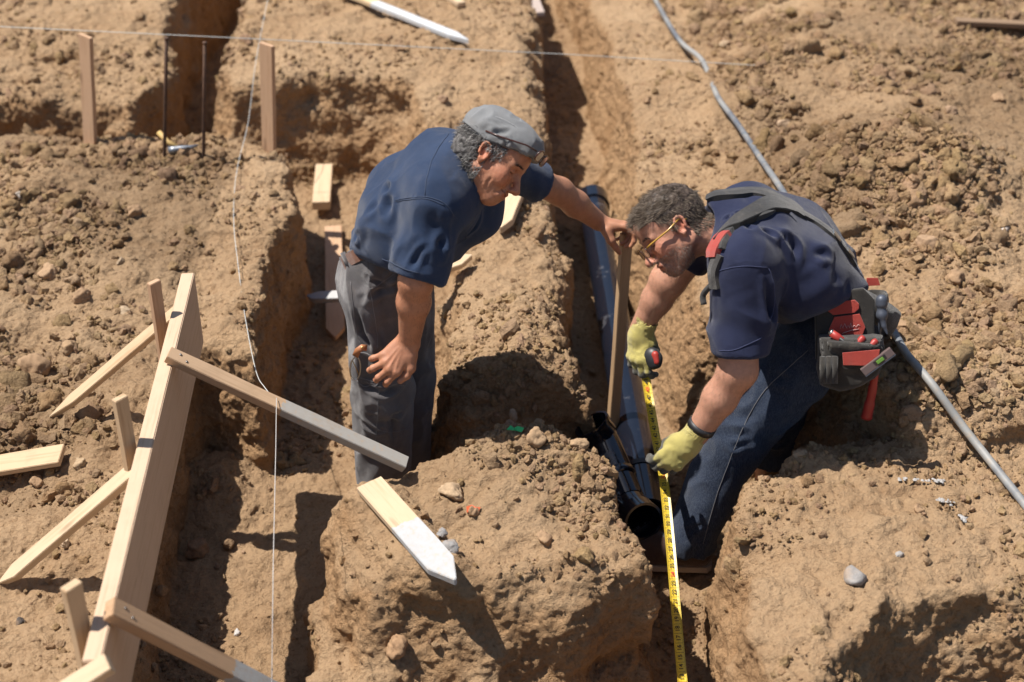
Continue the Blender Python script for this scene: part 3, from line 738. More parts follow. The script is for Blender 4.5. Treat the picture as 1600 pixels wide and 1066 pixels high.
    for (p, d, w_) in (([(560, 470), (590, 455), (640, 440)], .006, .009), ([(568, 520), (585, 545), (612, 560)], .006, .009), ([(565, 600), (600, 612), (640, 600)], .008, .009), ([(575, 650), (605, 640), (640, 652)], .006, .008), ([(590, 610), (612, 650), (618, 700)], .006, .008), ([(556, 480), (566, 520), (590, 548)], .008, .008), ([(566, 430), (600, 445), (620, 425)], .005, .007), ([(580, 480), (600, 560), (590, 590)], .004, .010), ([(562, 660), (590, 672), (612, 665)], .005, .007)):
        cr.append(([L3(at(x, y, 3.355)) for x, y in p], d, w_))
    for (p, d, w_) in (([(655, 500), (668, 520), (672, 545)], .005, .009), ([(650, 560), (665, 570), (675, 565)], .006, .009), ([(650, 630), (662, 640), (668, 632)], .005, .009)):
        cr.append(([L3(at(x, y, 3.60)) for x, y in p], d, w_))
    lo, hi = bounds([ankN, ankF, hipN, hipF, waist, b0], .17); lo[2] = max(lo[2], -.42)
    tr, tv, tf_, tn = shell('trousers', trousers, lo, hi, .005, pm, P, [(a_, b_ * 1.5, c_) for a_, b_, c_ in cr], (.0075, .06), (1, 1, .5), 11)
    sth = mat('seam_thread', (.17, .165, .17), .8)
    for pth in ([(572, 405), (578, 450), (588, 510), (592, 560), (590, 640), (585, 715)], [(578, 452), (600, 440), (628, 420)], [(548, 440), (552, 480), (560, 530)], [(563, 590), (590, 598), (600, 597)], [(600, 600), (640, 604)], [(590, 672), (612, 676), (640, 672)], [(652, 520), (662, 525), (670, 520)]):
        seam('seam', pth, tv, tn, sth, tr)
    pk_ = [(551, 545), (575, 556), (592, 560), (590, 600), (570, 604), (556, 596)]
    seam('pocket_edge', pk_, tv, tn, sth, tr, .0014)
    # ---- shoes (mostly hidden behind the bank)
    sm = cloth_mat('dusty_leather', (.10, .06, .04), dustamt=.5)
    for a in (ankN, ankF):
        s = Sculpt(a + [-.12, -.08, -.12], a + [.24, .08, .06], .006); g0 = a[2] - .055
        s.cone((a[0], a[1], a[2]), (a[0] - .02, a[1], g0), .048, .045, .02); s.cone((a[0] - .02, a[1], g0), (a[0] + .17, a[1], g0 - .01), .045, .040, .03)
        s.cut((0, 0, g0 - .028), (0, 0, -1)); v, f = s.mesh(); link('shoe', mesh_np('shoe', v, f), sm, P)
    # ---- belt
    bm_ = cloth_mat('brown_leather', (.16, .065, .035), dustamt=.15, rough=.5)
    ring = []
    up = L3(idir(-.38, .92)); cc = L3(at(596, 392, 3.53)); fx = np.cross(up, [0, 1, 0]); fx /= np.linalg.norm(fx); fy = np.cross(up, fx); fx = -fx if fx[0] < 0 else fx
    for a in np.linspace(0, 2 * math.pi, 40, endpoint=False): ring.append(Vector(cc + fx * math.cos(a) * .106 + fy * math.sin(a) * .160))
    tube('belt', ring, 1.0, bm_, P, closed=True, prof=[(-.018, -.003), (.018, -.003), (.018, .003), (-.018, .003)], up=Vector(up), smooth=False)
    for a in (2.2, 2.9, 3.6, 4.4):
        c = cc + fx * math.cos(a) * .110 + fy * math.sin(a) * .164
        tube('belt_loop', [Vector(c - up * .026), Vector(c + up * .026)], 1.0, pm, P, prof=[(-.004, -.007), (.004, -.007), (.004, .007), (-.004, .007)], up=Vector(fx * math.cos(a) + fy * math.sin(a)))
    # ---- shirt
    shm = cloth_mat('navy_twill', (.016, .031, .070), (.027, .047, .098), dustamt=.12, dust=(.22, .20, .20), sheen=.12)
    hemN = lerp(shN, elN, .96)
    def shirt(s):
        for q, r in ((-.085, 0), (0, 0), (.085, 0)):
            o = np.array([0, q, 0])
            s.cone(L3(at(608, 398, 3.52)) + o, L3(at(640, 335, 3.50)) + o, .105, .118, .05); s.cone(L3(at(640, 335, 3.50)) + o, L3(at(690, 280, 3.46)) + o * .9, .118, .105, .05)
        s.cone(L3(at(690, 275, 3.48)), L3(at(728, 245, 3.46)), .09, .068, .05)
        s.cone(L3(at(650, 390, 3.50)), L3(at(735, 325, 3.50)), .085, .085, .06)           # hanging front
        s.cone(L3(at(735, 325, 3.50)), L3(at(752, 290, 3.49)), .070, .055, .05)
        s.cone(L3(at(700, 290, 3.40)), shN, .085, .082, .05); s.cone(L3(at(725, 268, 3.55)), shF, .085, .060, .05)
        s.cone(shN, hemN, .080, .074, .022, flat=(EB, 1.15)); s.cone(shF, lerp(shF, elF, .60), .060, .054, .02)
        s.cone(lerp(shN, elN, .90), lerp(shN, elN, 1.25), .055, .060, .004, 'sub'); s.cone(lerp(shF, elF, .58), lerp(shF, elF, .95), .043, .045, .004, 'sub')
        s.ell(C + M @ np.array([-.03, 0, -.115]), (.062, .07, .06), .008, 'sub', rot=M.T)
    def shirt_cut(s):
        shirt(s)
        X, Y, Z = np.meshgrid(*s.ax, indexing='ij')
        n1 = L3((hemN - shN)); n1 /= np.linalg.norm(n1); d1 = (X - hemN[0]) * n1[0] + (Y - hemN[1]) * n1[1] + (Z - hemN[2]) * n1[2]
        near = ((X - hemN[0]) ** 2 + (Y - hemN[1]) ** 2 + (Z - hemN[2]) ** 2) < .14 ** 2
        s.F = np.where(near & (Y < 3.42), smax(s.F, d1, .004), s.F)
        hemF = lerp(shF, elF, .60); n2_ = (elF - shF) / np.linalg.norm(elF - shF); d2 = (X - hemF[0]) * n2_[0] + (Y - hemF[1]) * n2_[1] + (Z - hemF[2]) * n2_[2]
        near = ((X - hemF[0]) ** 2 + (Y - hemF[1]) ** 2 + (Z - hemF[2]) ** 2) < .10 ** 2
        s.F = np.where(near & (d2 > -.02), np.maximum(s.F, d2), s.F)
        pw = L3(at(606, 420, 3.52)); upw = L3(idir(-.42, -.90)); d3 = (X - pw[0]) * upw[0] + (Y - pw[1]) * upw[1] + (Z - pw[2]) * upw[2]
        farx = ((X - hemN[0]) ** 2 + (Y - hemN[1]) ** 2 + (Z - hemN[2]) ** 2) > .14 ** 2
        s.F = np.where((farx | (Y > 3.42)) & (X < -.05), smax(s.F, d3, .01), s.F).astype(np.float32)
    cr = []
    for p, Y_, d, w_ in (
        ([(560, 372), (585, 345), (592, 315)], 3.37, .010, .011), ([(548, 365), (568, 372), (588, 380)], 3.38, .008, .009), ([(585, 395), (600, 370), (608, 335)], 3.35, .012, .011),
        ([(600, 300), (612, 330), (612, 360)], 3.34, .007, .012), ([(588, 270), (600, 290), (612, 300)], 3.38, .006, .012), ([(618, 312), (650, 305), (690, 312), (712, 335)], 3.27, .0008, .004),
        ([(655, 240), (660, 275), (655, 300)], 3.35, .0008, .004), ([(622, 335), (612, 380), (600, 415)], 3.23, .006, .009), ([(700, 330), (695, 365), (680, 410)], 3.22, .008, .010),
        ([(660, 330), (655, 370), (640, 400)], 3.20, .004, .012), ([(640, 425), (655, 395), (672, 380)], 3.20, .005, .008), ([(735, 300), (728, 330), (705, 365)], 3.36, .009, .010),
        ([(760, 320), (745, 345), (720, 372)], 3.38, .009, .010), ([(720, 265), (735, 290), (745, 310)], 3.38, .007, .008), ([(700, 275), (712, 300), (720, 320)], 3.31, .006, .009), ([(690, 240), (700, 255), (715, 268)], 3.38, .005, .008)):
        cr.append(([L3(at(x, y, Y_)) for x, y in p], d, w_))
    lo, hi = bounds([at(600, 400, 3.5), shN, shF, elN, at(850, 285, 3.75), c7], .17)
    sh, sv, sf, sn = shell('shirt', shirt_cut, lo, hi, .0045, shm, P, [(a_, b_ * 1.5, c_) for a_, b_, c_ in cr], (.0075, .085), (1, 1, .7), 31)
    nst = mat('navy_thread', (.05, .07, .12), .8)
    for pth in ([(617, 312), (640, 308), (668, 308), (695, 318), (710, 338)], [(615, 315), (640, 311), (668, 311), (694, 321)], [(700, 205), (680, 235), (668, 270), (664, 305)], [(742, 262), (752, 290), (748, 325)], [(725, 350), (730, 375), (700, 392)], [(596, 405), (625, 418), (655, 427)]):
        seam('seam', pth, sv, sn, nst, sh)
    # collar: a stand and fold round the neck, hugging the shirt
    for pth in ([(742, 252), (752, 268), (762, 288), (770, 306), (757, 312), (747, 296), (738, 272), (734, 256)],):
        seam('collar_edge', pth, sv, sn, nst, sh, .0022, .002)
    # chest pocket flap
    # ---- cap
    cm_ = cloth_mat('grey_cap_cloth', (.15, .155, .16), (.215, .22, .225), dustamt=.12, sheen=.15, rough=.7)
    s = Sculpt((-.14, -.11, -.02), (.13, .11, .17), .003)
    s.ell((-.012, 0, .040), (.114, .088, .096), .01); s.ell((-.055, 0, .050), (.075, .080, .075), .03); s.ell((.040, 0, .080), (.075, .074, .056), .03)
    X, Y, Z = np.meshgrid(*s.ax, indexing='ij')
    rim = .050 - .10 * np.clip(.02 - X, 0, .05) * 0 + .16 * (X - .09); rim = np.where(X < -.02, .030 + .07 * np.clip(-.02 - X, 0, .1), .030 + .33 * (X + .02))
    s.F = np.maximum(s.F, rim - Z).astype(np.float32)
    Fi = s.F.copy(); inner = Sculpt((-.14, -.11, -.02), (.13, .11, .17), .003); inner.ell((-.012, 0, .036), (.107, .081, .090), .01); s.F = np.maximum(Fi, -inner.F).astype(np.float32)
    v, f = s.mesh(); v = relax(v, f, 1, .3); n = vnormals(v, f)
    an = np.arctan2(v[:, 1], v[:, 0] + .01)
    v = v + n * (.0050 * (1 - 2 * np.abs(pnoise(v * [1, 1, .8], .035, 4))) * sstep(.04, .06, v[:, 2]))[:, None]
    for p, d, w_ in (([(.095, -.02, .05), (.05, -.03, .12), (-.01, -.02, .14)], .003, .0035), ([(.06, -.07, .045), (.04, -.055, .10), (-.02, -.03, .135)], .0025, .0035), ([(.09, -.045, .05), (.07, -.05, .085), (.03, -.05, .11)], .006, .007), ([(-.08, -.05, .06), (-.02, -.07, .09), (.05, -.06, .10)], .0025, .004),
                     ([(-.03, -.085, .045), (0, -.085, .07), (.02, -.075, .09)], .005, .007), ([(-.06, -.075, .05), (-.05, -.08, .07), (-.02, -.075, .085)], .005, .006), ([(.035, -.082, .045), (.03, -.08, .06), (.01, -.08, .075)], .005, .006)):
        v = crease(v, n, p, d, w_)
    cap = link('cap', mesh_np('cap', W(v), f), cm_, P)
    band = []
    for a in np.linspace(0, 2 * math.pi, 48, endpoint=False):
        x, y = -.012 + .1115 * math.cos(a), .0855 * math.sin(a); z = .041 + (.0 if x < -.02 else .33 * (x + .02)); band.append(Vector(W(np.array([x, y, z]))))
    tube('cap_band', band, 1.0, mat('cap_band_cloth', (.09, .095, .10), .8), cap, closed=True, prof=[(-.012, -.0015), (.012, -.0015), (.012, .002), (-.012, .002)], up=Vector(M[:, 2]))
    st = mat('stitching', (.35, .35, .36), .7)
    for path in ([(.088, -.035, .058), (.060, -.045, .100), (.01, -.04, .134)], [(-.09, -.055, .06), (-.03, -.072, .100), (.045, -.060, .108)], [(.035, -.081, .050), (.033, -.077, .080), (.03, -.066, .098)]):
        pp = [Vector(W(np.array(q))) for q in smooth_path(path, 6)]
        tube('stitch_line', [c + Vector(M[:, 2]) * .003 - Vector(M[:, 1]) * .004 for c in pp], .0006, st, cap, sides=4)
    # ---- hair: curls at the back and round the ear
    x, y, z = HV.T; hn = vnormals(HV, parts[0][1])
    reg = (x < .012 + .02 * (z > -.005)) & (z > -.085) & (z < .055) & (np.abs(y) > .028) & ~((np.abs(y) > .070) & (x > -.028) & (z < .030) & (z > -.04)) | (x < -.06) & (z > -.09) & (z < .06)
    reg |= (x < .045) & (x > -.0) & (z > .012) & (z < .05) & (np.abs(y) > .05)
    ids = np.where(reg)[0]; r_ = np.random.RandomState(3)
    pick = r_.choice(ids, 5200); rt = HV[pick]; dr = hn[pick] * .45 + np.array([-.30, 0, -.95])
    short = rt[:, 0] > -.022
    for nm, msk, ln, sp in (('long', ~short, .046, .25), ('side', short, .020, .25)):
        q = np.where(msk)[0]
        ho = strands('hair', (W(rt[q])), dr[q] @ M.T, ln, .0011, .95, 5, HAIR, P, tint=((.020, .018, .018), (.46, .44, .42)), spread=sp, clump=1.0, seg=8)
    # scalp hair mass under the curls
    s = Sculpt((-.15, -.11, -.12), (.05, .11, .06), .004)
    s.ell((-.060, 0, -.012), (.062, .078, .068), .01); s.cut((-.015, 0, 0), (1, 0, 0)); v, f = s.mesh(); n = vnormals(v, f)
    v = v + n * (.007 * pnoise(v, .016, 8) + .004 * pnoise(v, .008, 9))[:, None]
    me = mesh_np('hair', W(v), f); g_ = np.clip(.5 + .6 * pnoise(v, .008, 2), 0, 1)[:, None]; set_tint(me, (1 - g_) * np.array([.025, .022, .02]) + g_ * np.array([.16, .15, .145])); link('hair', me, HAIR, P)
    # eyebrows
    for q in (1, -1):
        br = []
        for i in range(80):
            t = r_.rand(); br.append(([.0955 - .014 * t ** 1.5, q * (.010 + .040 * t), .0235 + .004 * math.sin(t * 3) + r_.randn() * .0016], [.3, q * 1.0, .15]))
        rt = np.array([b[0] for b in br]); dr = np.array([b[1] for b in br]); strands('eyebrow', W(rt), dr @ M.T, .008, .0008, .1, 4, HAIR, P, tint=((.03, .025, .02), (.10, .09, .08)), seg=3)
    # arm hair
    v, f, n = armN; ids = np.where((v[:, 2] < elN[2] + .02) & (v[:, 2] > wrN[2] - .0))[0]; pk = r_.choice(ids, 500)
    strands('arm_hair', v[pk], n[pk] * .4 + np.array([0, 0, -1.]), .009, .0003, .2, 6, HAIR, P, tint=((.10, .06, .04), (.2, .14, .1)), seg=3)
    # glasses pushed up on the cap
    fr = mat('dark_plastic', (.06, .025, .02), .25); gl = mat('lens_glass', (.30, .27, .25), .06, spec=1.0); gl.node_tree.nodes['Principled BSDF'].inputs['Transmission Weight'].default_value = .35
    gs = empty('eyeglasses'); tag(gs, 'dark framed reading glasses pushed up on the front of the grey cap', 'glasses')
    for q in (1, -1):
        loop = []
        for a in np.linspace(0, 2 * math.pi, 24, endpoint=False):
            ca, sa = math.cos(a), math.sin(a); dy = .0245 * np.sign(ca) * abs(ca) ** .7; dz = .0155 * np.sign(sa) * abs(sa) ** .7
            yy = q * .033 + dy; loop.append(Vector(W(np.array([-0.0+.1190 - .18 * abs(yy) ** 1.6 + dz * .10, yy, .083 + dz * 1.05]))))
        tube('frame', loop, .0022, fr, gs, sides=6, closed=True)
        me = bpy.data.meshes.new('lens'); me.from_pydata([tuple(v_) for v_ in loop], [], [tuple(range(24))]); me.update(); lo_ = link('lens', me, gl, gs); sol = lo_.modifiers.new('thick', 'SOLIDIFY'); sol.thickness = .0016; sol.offset = 0
        tube('temple', [Vector(W(np.array(p))) for p in ([.110, q * .058, .088], [.084, q * .082, .084], [.01, q * .0935, .060], [-.035, q * .0915, .050])], .0022, fr, gs, sides=6)
    tube('bridge', [Vector(W(np.array(p))) for p in ([.119, .010, .085], [.1215, 0, .088], [.119, -.010, .085])], .002, fr, gs, sides=6)
    # key ring with a leather strap on the thigh pocket
    kc = empty('key_clip', at(560, 545, 3.33)); tag(kc, 'steel snap hook on a tan leather strap hanging at the thigh of grey trousers', 'key clip')
    def k_(x, y, Y_=3.325): return at(x, y, Y_) - kc.location
    tan = mat('tan_leather', (.38, .15, .06), .55)
    tube('strap', [k_(573, 544), k_(566, 543, 3.318), k_(559, 548, 3.318), k_(555, 557, 3.322)], 1.0, tan, kc, prof=[(-.0015, -.009), (.0015, -.009), (.0015, .009), (-.0015, .009)], up=EB)
    tube('hook', smooth_path([k_(556, 556), k_(549, 566), k_(547, 580), k_(550, 591), k_(557, 593), k_(562, 585), k_(563, 570), k_(560, 560), k_(556, 556)], 5), .0021, mat('brushed_steel', (.55, .54, .52), .3, 1.0), kc, sides=6)
    tube('gate', [k_(551, 564), k_(561, 586)], .0013, mat('brass', (.5, .33, .12), .3, 1.0), kc, sides=6)
    for q in range(1): tube('rivet', [k_(566, 543, 3.316), k_(566, 543, 3.312)], .004, mat('rivet_brass', (.6, .4, .16), .3, 1.0), kc)
    return P
person_one()
# ================================================================== the man with the tape, bending over the trench
def hull_tube(name, P, r, matl, parent, n=8, **kw): return tube(name, smooth_path(P, n), r, matl, parent, **kw)
def slab(name, outline, depth, O, M, matl, parent, bev=.003, bulge=0.0):
    """a flat shape (x, y outline in the frame M at O) with thickness along the third axis"""
    bm = bmesh.new(); vs = [bm.verts.new((x, y, 0)) for x, y in outline]; fc = bm.faces.new(vs)
    if fc.normal.z < 0: fc.normal_flip()
    r_ = bmesh.ops.extrude_face_region(bm, geom=[fc]); 
    for v in r_['geom']:
        if isinstance(v, bmesh.types.BMVert): v.co.z += depth
    bmesh.ops.recalc_face_normals(bm, faces=bm.faces)
    if bev: bmesh.ops.bevel(bm, geom=[e for e in bm.edges], offset=bev, segments=2, profile=.6, affect='EDGES', clamp_overlap=True)
    for v in bm.verts: v.co = Vector(O) + Vector(M @ np.array([v.co.x, v.co.y, v.co.z + (bulge if v.co.z > depth * .5 else 0)]))
    me = bpy.data.meshes.new(name); bm.to_mesh(me); bm.free()
    for p in me.polygons: p.use_smooth = False
    return link(name, me, matl, parent)
def person_two():
    ankN, kneN, hipN = L3(at(1078, 838, 3.26)), L3(at(1152, 680, 3.36)), L3(at(1275, 540, 3.44))
    ankF, kneF, hipF = L3(at(1190, 775, 3.72)), L3(at(1212, 640, 3.66)), L3(at(1262, 540, 3.62))
    c7 = L3(at(1108, 318, 3.49)); chest = L3(at(1170, 372, 3.48)); mid = L3(at(1240, 405, 3.50)); waist = L3(at(1305, 445, 3.52))
    shN, elN, wrN = L3(at(1158, 408, 3.30)), L3(at(1153, 578, 3.20)), L3(at(1084, 686, 3.20))
    shF, elF, wrF = L3(at(1095, 372, 3.64)), L3(at(1044, 438, 3.62)), L3(at(1001, 512, 3.62))
    Fh = idir(-.80, -.60, .10); M = frame(Fh, idir(-.60, .80, .04)); ear = L3(at(1064, 353, 3.40))
    C = ear - M @ np.array([-.006, .075, 0])
    inv = lambda p: M.T @ (np.array(p) - C) / .95
    necks = [inv(lerp(C + M @ np.array([-.040, 0, -.085]), c7, .35) + np.array([0, 0, -.01])), inv(c7 + np.array([.07, 0, -.085]))]
    V, F, N, T = make_head(necks, .054, .42, smile=0, heavy=.002)
    HV = V.copy(); W = lambda v: v @ M.T * .95 + C
    parts = [(W(V), F, T)]
    lo, hi = bounds([shN, elN, wrN], .07); s = Sculpt(lo, hi, .0032)
    s.cone(shN, elN, .058, .053, .01); s.cone(elN, lerp(elN, wrN, .4), .049, .046, .02); s.cone(lerp(elN, wrN, .4), wrN + (wrN - elN) * .12, .046, .029, .02)
    v, f = s.mesh(); v = relax(v, f, 1, .3); parts.append((v, f, np.ones((len(v), 3)) * [1.02, 1, .97])); armN = (v, f, vnormals(v, f))
    lo, hi = bounds([shF, elF, wrF], .07); s = Sculpt(lo, hi, .0032)
    s.cone(shF, elF, .060, .052, .01); s.cone(elF, lerp(elF, wrF, .4), .050, .044, .02); s.cone(lerp(elF, wrF, .4), wrF + (wrF - elF) * .15, .044, .028, .02)
    v, f = s.mesh(); v = relax(v, f, 1, .3); parts.append((v, f, np.ones((len(v), 3)) * [1.02, 1, .97])); armF = (v, f, vnormals(v, f))
    lo, hi = bounds([ankN, ankF, kneN, shN, shF, c7, waist], .16); s = Sculpt(lo, hi, .012)
    for a, b, c in ((hipN, kneN, ankN), (hipF, kneF, ankF)): s.cone(a, b, .07, .05, .02); s.cone(b, lerp(b, c, .8), .05, .035, .02)
    s.cone(lerp(hipN, hipF, .5), waist, .08, .075, .04); s.cone(waist, mid, .07, .08, .04); s.cone(mid, chest, .08, .08, .04); s.cone(shN, shF, .04, .04, .04); s.cone(chest, c7 + np.array([.03, 0, -.08]), .06, .03, .04)
    v, f = s.mesh(); parts.append((v, f, np.ones((len(v), 3))))
    V, F, T = merge(parts); me = mesh_np('person', V, F); set_tint(me, T)
    P = tag(link('person', me, SK2), 'bearded man in navy t-shirt and jeans stooping with a tape measure in yellow gloves', 'person')
    # ---- jeans
    jm = cloth_mat('dark_denim', (.0085, .0145, .033), (.020, .031, .060), dustamt=.16, dust=(.16, .15, .15), sheen=.1, streak=(.05, .065, .095))
    def jeans(s):
        for a, b, c, r in ((hipN, kneN, ankN, (.112, .090, .068)), (hipF, kneF, ankF, (.105, .088, .068))):
            s.cone(a, b, r[0], r[1], .012); s.cone(b, c, r[1], r[2], .02)
        s.cone(ankN, ankN + np.array([-.0, 0, -.02]), .074, .078, .01)
        s.ell(L3(at(1300, 492, 3.53)), (.13, .17, .12), .05); s.ell(L3(at(1325, 505, 3.53)), (.09, .16, .10), .05)
        s.cut(L3(at(1300, 462, 3.5)), idir(.12, .9)); s.cut(ankN - np.array([0, 0, .028]), (0, 0, -1))
    cr = []
    for p, Y_, d, w_ in (([(1205, 520), (1225, 535), (1255, 530)], 3.33, .008, .010), ([(1120, 640), (1140, 665), (1190, 670)], 3.27, .008, .011), ([(1125, 690), (1150, 700), (1190, 690)], 3.26, .007, .010), ([(1060, 790), (1085, 800), (1115, 785)], 3.20, .007, .009),
                         ([(1052, 822), (1080, 830), (1112, 815)], 3.20, .007, .009), ([(1080, 740), (1110, 755), (1150, 745)], 3.22, .006, .010), ([(1180, 560), (1215, 590), (1260, 600)], 3.33, .007, .012), ([(1200, 505), (1190, 545), (1160, 600)], 3.30, .005, .008),
                         ([(1195, 660), (1215, 668), (1240, 660)], 3.57, .008, .010), ([(1190, 690), (1210, 700), (1235, 692)], 3.57, .007, .010)):
        cr.append(([L3(at(x, y, Y_)) for x, y in p], d, w_))
    lo, hi = bounds([ankN, ankF, kneN, hipN, hipF, waist], .19)
    jo, jv, jf, jn = shell('jeans', jeans, lo, hi, .0055, jm, P, cr, (.0065, .06), (1, 1, .6), 71)
    th = mat('seam_thread_tan', (.13, .13, .14), .8)
    jv_seams = ([(1262, 548), (1232, 575), (1195, 610), (1165, 660), (1140, 720), (1118, 780), (1098, 850)],)
    # ---- boots
    bm_ = cloth_mat('brown_boot', (.040, .020, .014), (.07, .036, .024), dustamt=.18, rough=.65, dust=(.26, .19, .14)); so = cloth_mat('boot_sole', (.30, .24, .19), dustamt=.3)
    for a, dr in ((ankN, (-1, .12)), (ankF, (-1, -.1))):
        d = np.array([dr[0], dr[1], 0.]); d /= np.linalg.norm(d); sd_ = np.array([-d[1], d[0], 0]); g0 = a[2] - .075
        fm = np.array([list(d), list(sd_), [0, 0, 1]]).T; O = np.array([a[0], a[1], g0])
        b = empty('boot', (0, 0, 0)); b.parent = P
        s = Sculpt((-.12, -.08, -.03), (.27, .08, .14), .005)
        s.cone((0, 0, .10), (-.02, 0, .03), .046, .042, .02); s.cone((-.03, 0, .012), (.10, 0, .006), .040, .043, .03); s.cone((.10, -.006, .012), (.175, .006, .006), .043, .036, .03); s.cone((.02, 0, .06), (.13, 0, .018), .035, .028, .03)
        s.cut((0, 0, -.015), (0, 0, -1)); v, f = s.mesh(); n = vnormals(v, f); v = v + n * (.0015 * pnoise(v, .02, 3))[:, None]
        for x in (.075, .10): v = crease(v, n, [(x, -.045, .02), (x + .004, 0, .055), (x, .045, .02)], .002, .004)
        up_ = link('upper', mesh_np('upper', v @ fm.T + O, f), bm_, P); up_.name = 'boot_upper'; bpy.data.objects.remove(b)
        ol = [(-.072 + .0, -.02), (-.058, -.036), (0, -.040), (.10, -.047), (.17, -.040), (.208, -.018), (.212, .010), (.185, .038), (.10, .047), (0, .040), (-.058, .036), (-.072, .02)]
        slab('boot_sole', ol, .022, O - fm[:, 2] * .034, fm, so, up_, .004)
        for x in (.055, .075, .095, .115):
            z = .088 - (x - .055) * .62
            tube('lace', [Vector(fm @ np.array(p) + O) for p in ((x, -.024, z - .012), (x + .004, 0, z + .002), (x, .024, z - .012))], .0022, th, up_, sides=5)
    # ---- t-shirt
    tm = cloth_mat('navy_jersey', (.0125, .0165, .044), (.019, .025, .062), dustamt=.04, dust=(.2, .2, .25), sheen=.15, weave=1400)
    hemN = lerp(shN, elN, .83); hemF = lerp(shF, elF, .52)
    def shirt(s):
        for q in (-.09, 0, .09):
            o = np.array([0, q, 0])
            s.cone(L3(at(1292, 442, 3.51)) + o, L3(at(1238, 405, 3.50)) + o, .098, .120, .05); s.cone(L3(at(1238, 405, 3.50)) + o, L3(at(1182, 370, 3.48)) + o * .95, .120, .112, .05)
        s.cone(L3(at(1185, 370, 3.48)), L3(at(1136, 342, 3.48)), .105, .072, .05)
        s.cone(L3(at(1170, 385, 3.42)), shN, .088, .082, .05); s.cone(L3(at(1150, 360, 3.56)), shF, .085, .074, .05)
        s.cone(shN, hemN, .082, .080, .03); s.cone(shF, hemF, .076, .073, .02)
        s.cone(L3(at(1185, 420, 3.30)), L3(at(1172, 500, 3.24)), .055, .052, .05)
        s.cone(L3(at(1255, 475, 3.46)), L3(at(1215, 470, 3.46)), .06, .05, .05)
        s.cone(lerp(shN, elN, .76), lerp(shN, elN, 1.1), .062, .068, .004, 'sub'); s.cone(lerp(shF, elF, .47), lerp(shF, elF, .8), .060, .062, .004, 'sub')
        X, Y, Z = np.meshgrid(*s.ax, indexing='ij')
        for h0, n0, rad, ymax in ((hemN, elN - shN, .15, 3.40), (hemF, elF - shF, .12, 9)):
            n0 = n0 / np.linalg.norm(n0); d = (X - h0[0]) * n0[0] + (Y - h0[1]) * n0[1] + (Z - h0[2]) * n0[2]
            near = ((X - h0[0]) ** 2 + (Y - h0[1]) ** 2 + (Z - h0[2]) ** 2) < rad ** 2
            s.F = np.where(near & (Y < ymax), smax(s.F, d, .004), s.F)
        p0 = L3(at(1300, 470, 3.5)); n0 = L3(idir(.42, -.90)); d = (X - p0[0]) * n0[0] + (Y - p0[1]) * n0[1] + (Z - p0[2]) * n0[2]
        far = ((X - hemN[0]) ** 2 + (Y - hemN[1]) ** 2 + (Z - hemN[2]) ** 2) > .17 ** 2
        s.F = np.where((far | (Y > 3.42)) & (X > .60), smax(s.F, d, .01), s.F).astype(np.float32)
        s.ell(L3(at(1086, 350, 3.47)), (.064, .075, .066), .01, 'sub')
    cr = []
    for p, Y_, d, w_ in (
        ([(1165, 345), (1175, 370), (1172, 405)], 3.31, .006, .009), ([(1190, 340), (1202, 375), (1200, 415)], 3.31, .008, .009), ([(1215, 335), (1228, 370), (1222, 410)], 3.32, .006, .009),
        ([(1238, 345), (1240, 385), (1225, 440)], 3.32, .007, .012), ([(1120, 425), (1165, 412), (1205, 415)], 3.22, .0008, .004), ([(1185, 440), (1170, 490), (1145, 530)], 3.12, .010, .011),
        ([(1200, 430), (1203, 480), (1198, 520)], 3.20, .012, .010), ([(1130, 440), (1140, 480), (1135, 520)], 3.14, .005, .010), ([(1215, 470), (1260, 455), (1310, 430)], 3.32, .009, .014),
        ([(1240, 478), (1280, 468), (1330, 445)], 3.33, .006, .010), ([(1270, 400), (1290, 395), (1310, 400)], 3.33, .007, .012), ([(1215, 450), (1235, 430), (1265, 405)], 3.32, .005, .012),
        ([(1130, 320), (1138, 335), (1135, 350)], 3.40, .006, .006), ([(1145, 312), (1155, 328), (1150, 345)], 3.40, .005, .006), ([(1160, 480), (1175, 500), (1195, 505)], 3.14, .006, .008)):
        cr.append(([L3(at(x, y, Y_)) for x, y in p], d, w_))
    lo, hi = bounds([waist, mid, c7, shN, shF, elN, elF], .17)
    sh, sv, sf, sn = shell('t_shirt', shirt, lo, hi, .0048, tm, P, [(a_, b_ * 1.4, c_) for a_, b_, c_ in cr], (.007, .09), (1, 1, 1), 91)
    nst = mat('jersey_thread', (.045, .055, .12), .8)
    for pth in ([(1108, 430), (1135, 420), (1165, 416), (1200, 418)], [(1202, 420), (1212, 450), (1205, 500)], [(1124, 548), (1150, 546), (1190, 528)], [(1120, 395), (1113, 420), (1108, 440)]):
        seam('seam', pth, sv, sn, nst, sh)
    for o2 in jv_seams: seam('seam', o2, jv, jn, th, jo, .0011)
    # ---- hair
    x, y, z = HV.T; hn = vnormals(HV, parts[0][1]); r_ = np.random.RandomState(3)
    line = .062 - .55 * np.clip(.070 - x, 0, .12) * (np.abs(y) > .035) - .10 * np.clip(.09 - x, 0, .2)
    reg = (z > np.maximum(line, -.055)) & (x < .088) & ~((np.abs(y) > .066) & (x > -.030) & (x < .03) & (z < .032) & (z > -.05))
    reg = (z > .060) & (x < .080) | (x < .045) & (z > .030) & (np.abs(y) > .04) | (x < -.028) & (z > -.052) | (x < .022) & (x > .004) & (z > .0) & (np.abs(y) > .055)
    ids = np.where(reg)[0]; pick = r_.choice(ids, 11000); rt = HV[pick]
    dr = hn[pick] * .55 + np.array([-.25, 0, 0]) * 0; dr[:, 0] += np.where(rt[:, 2] > .06, .75, -.3); dr[:, 2] += np.where(rt[:, 2] > .06, -.1, -.8)
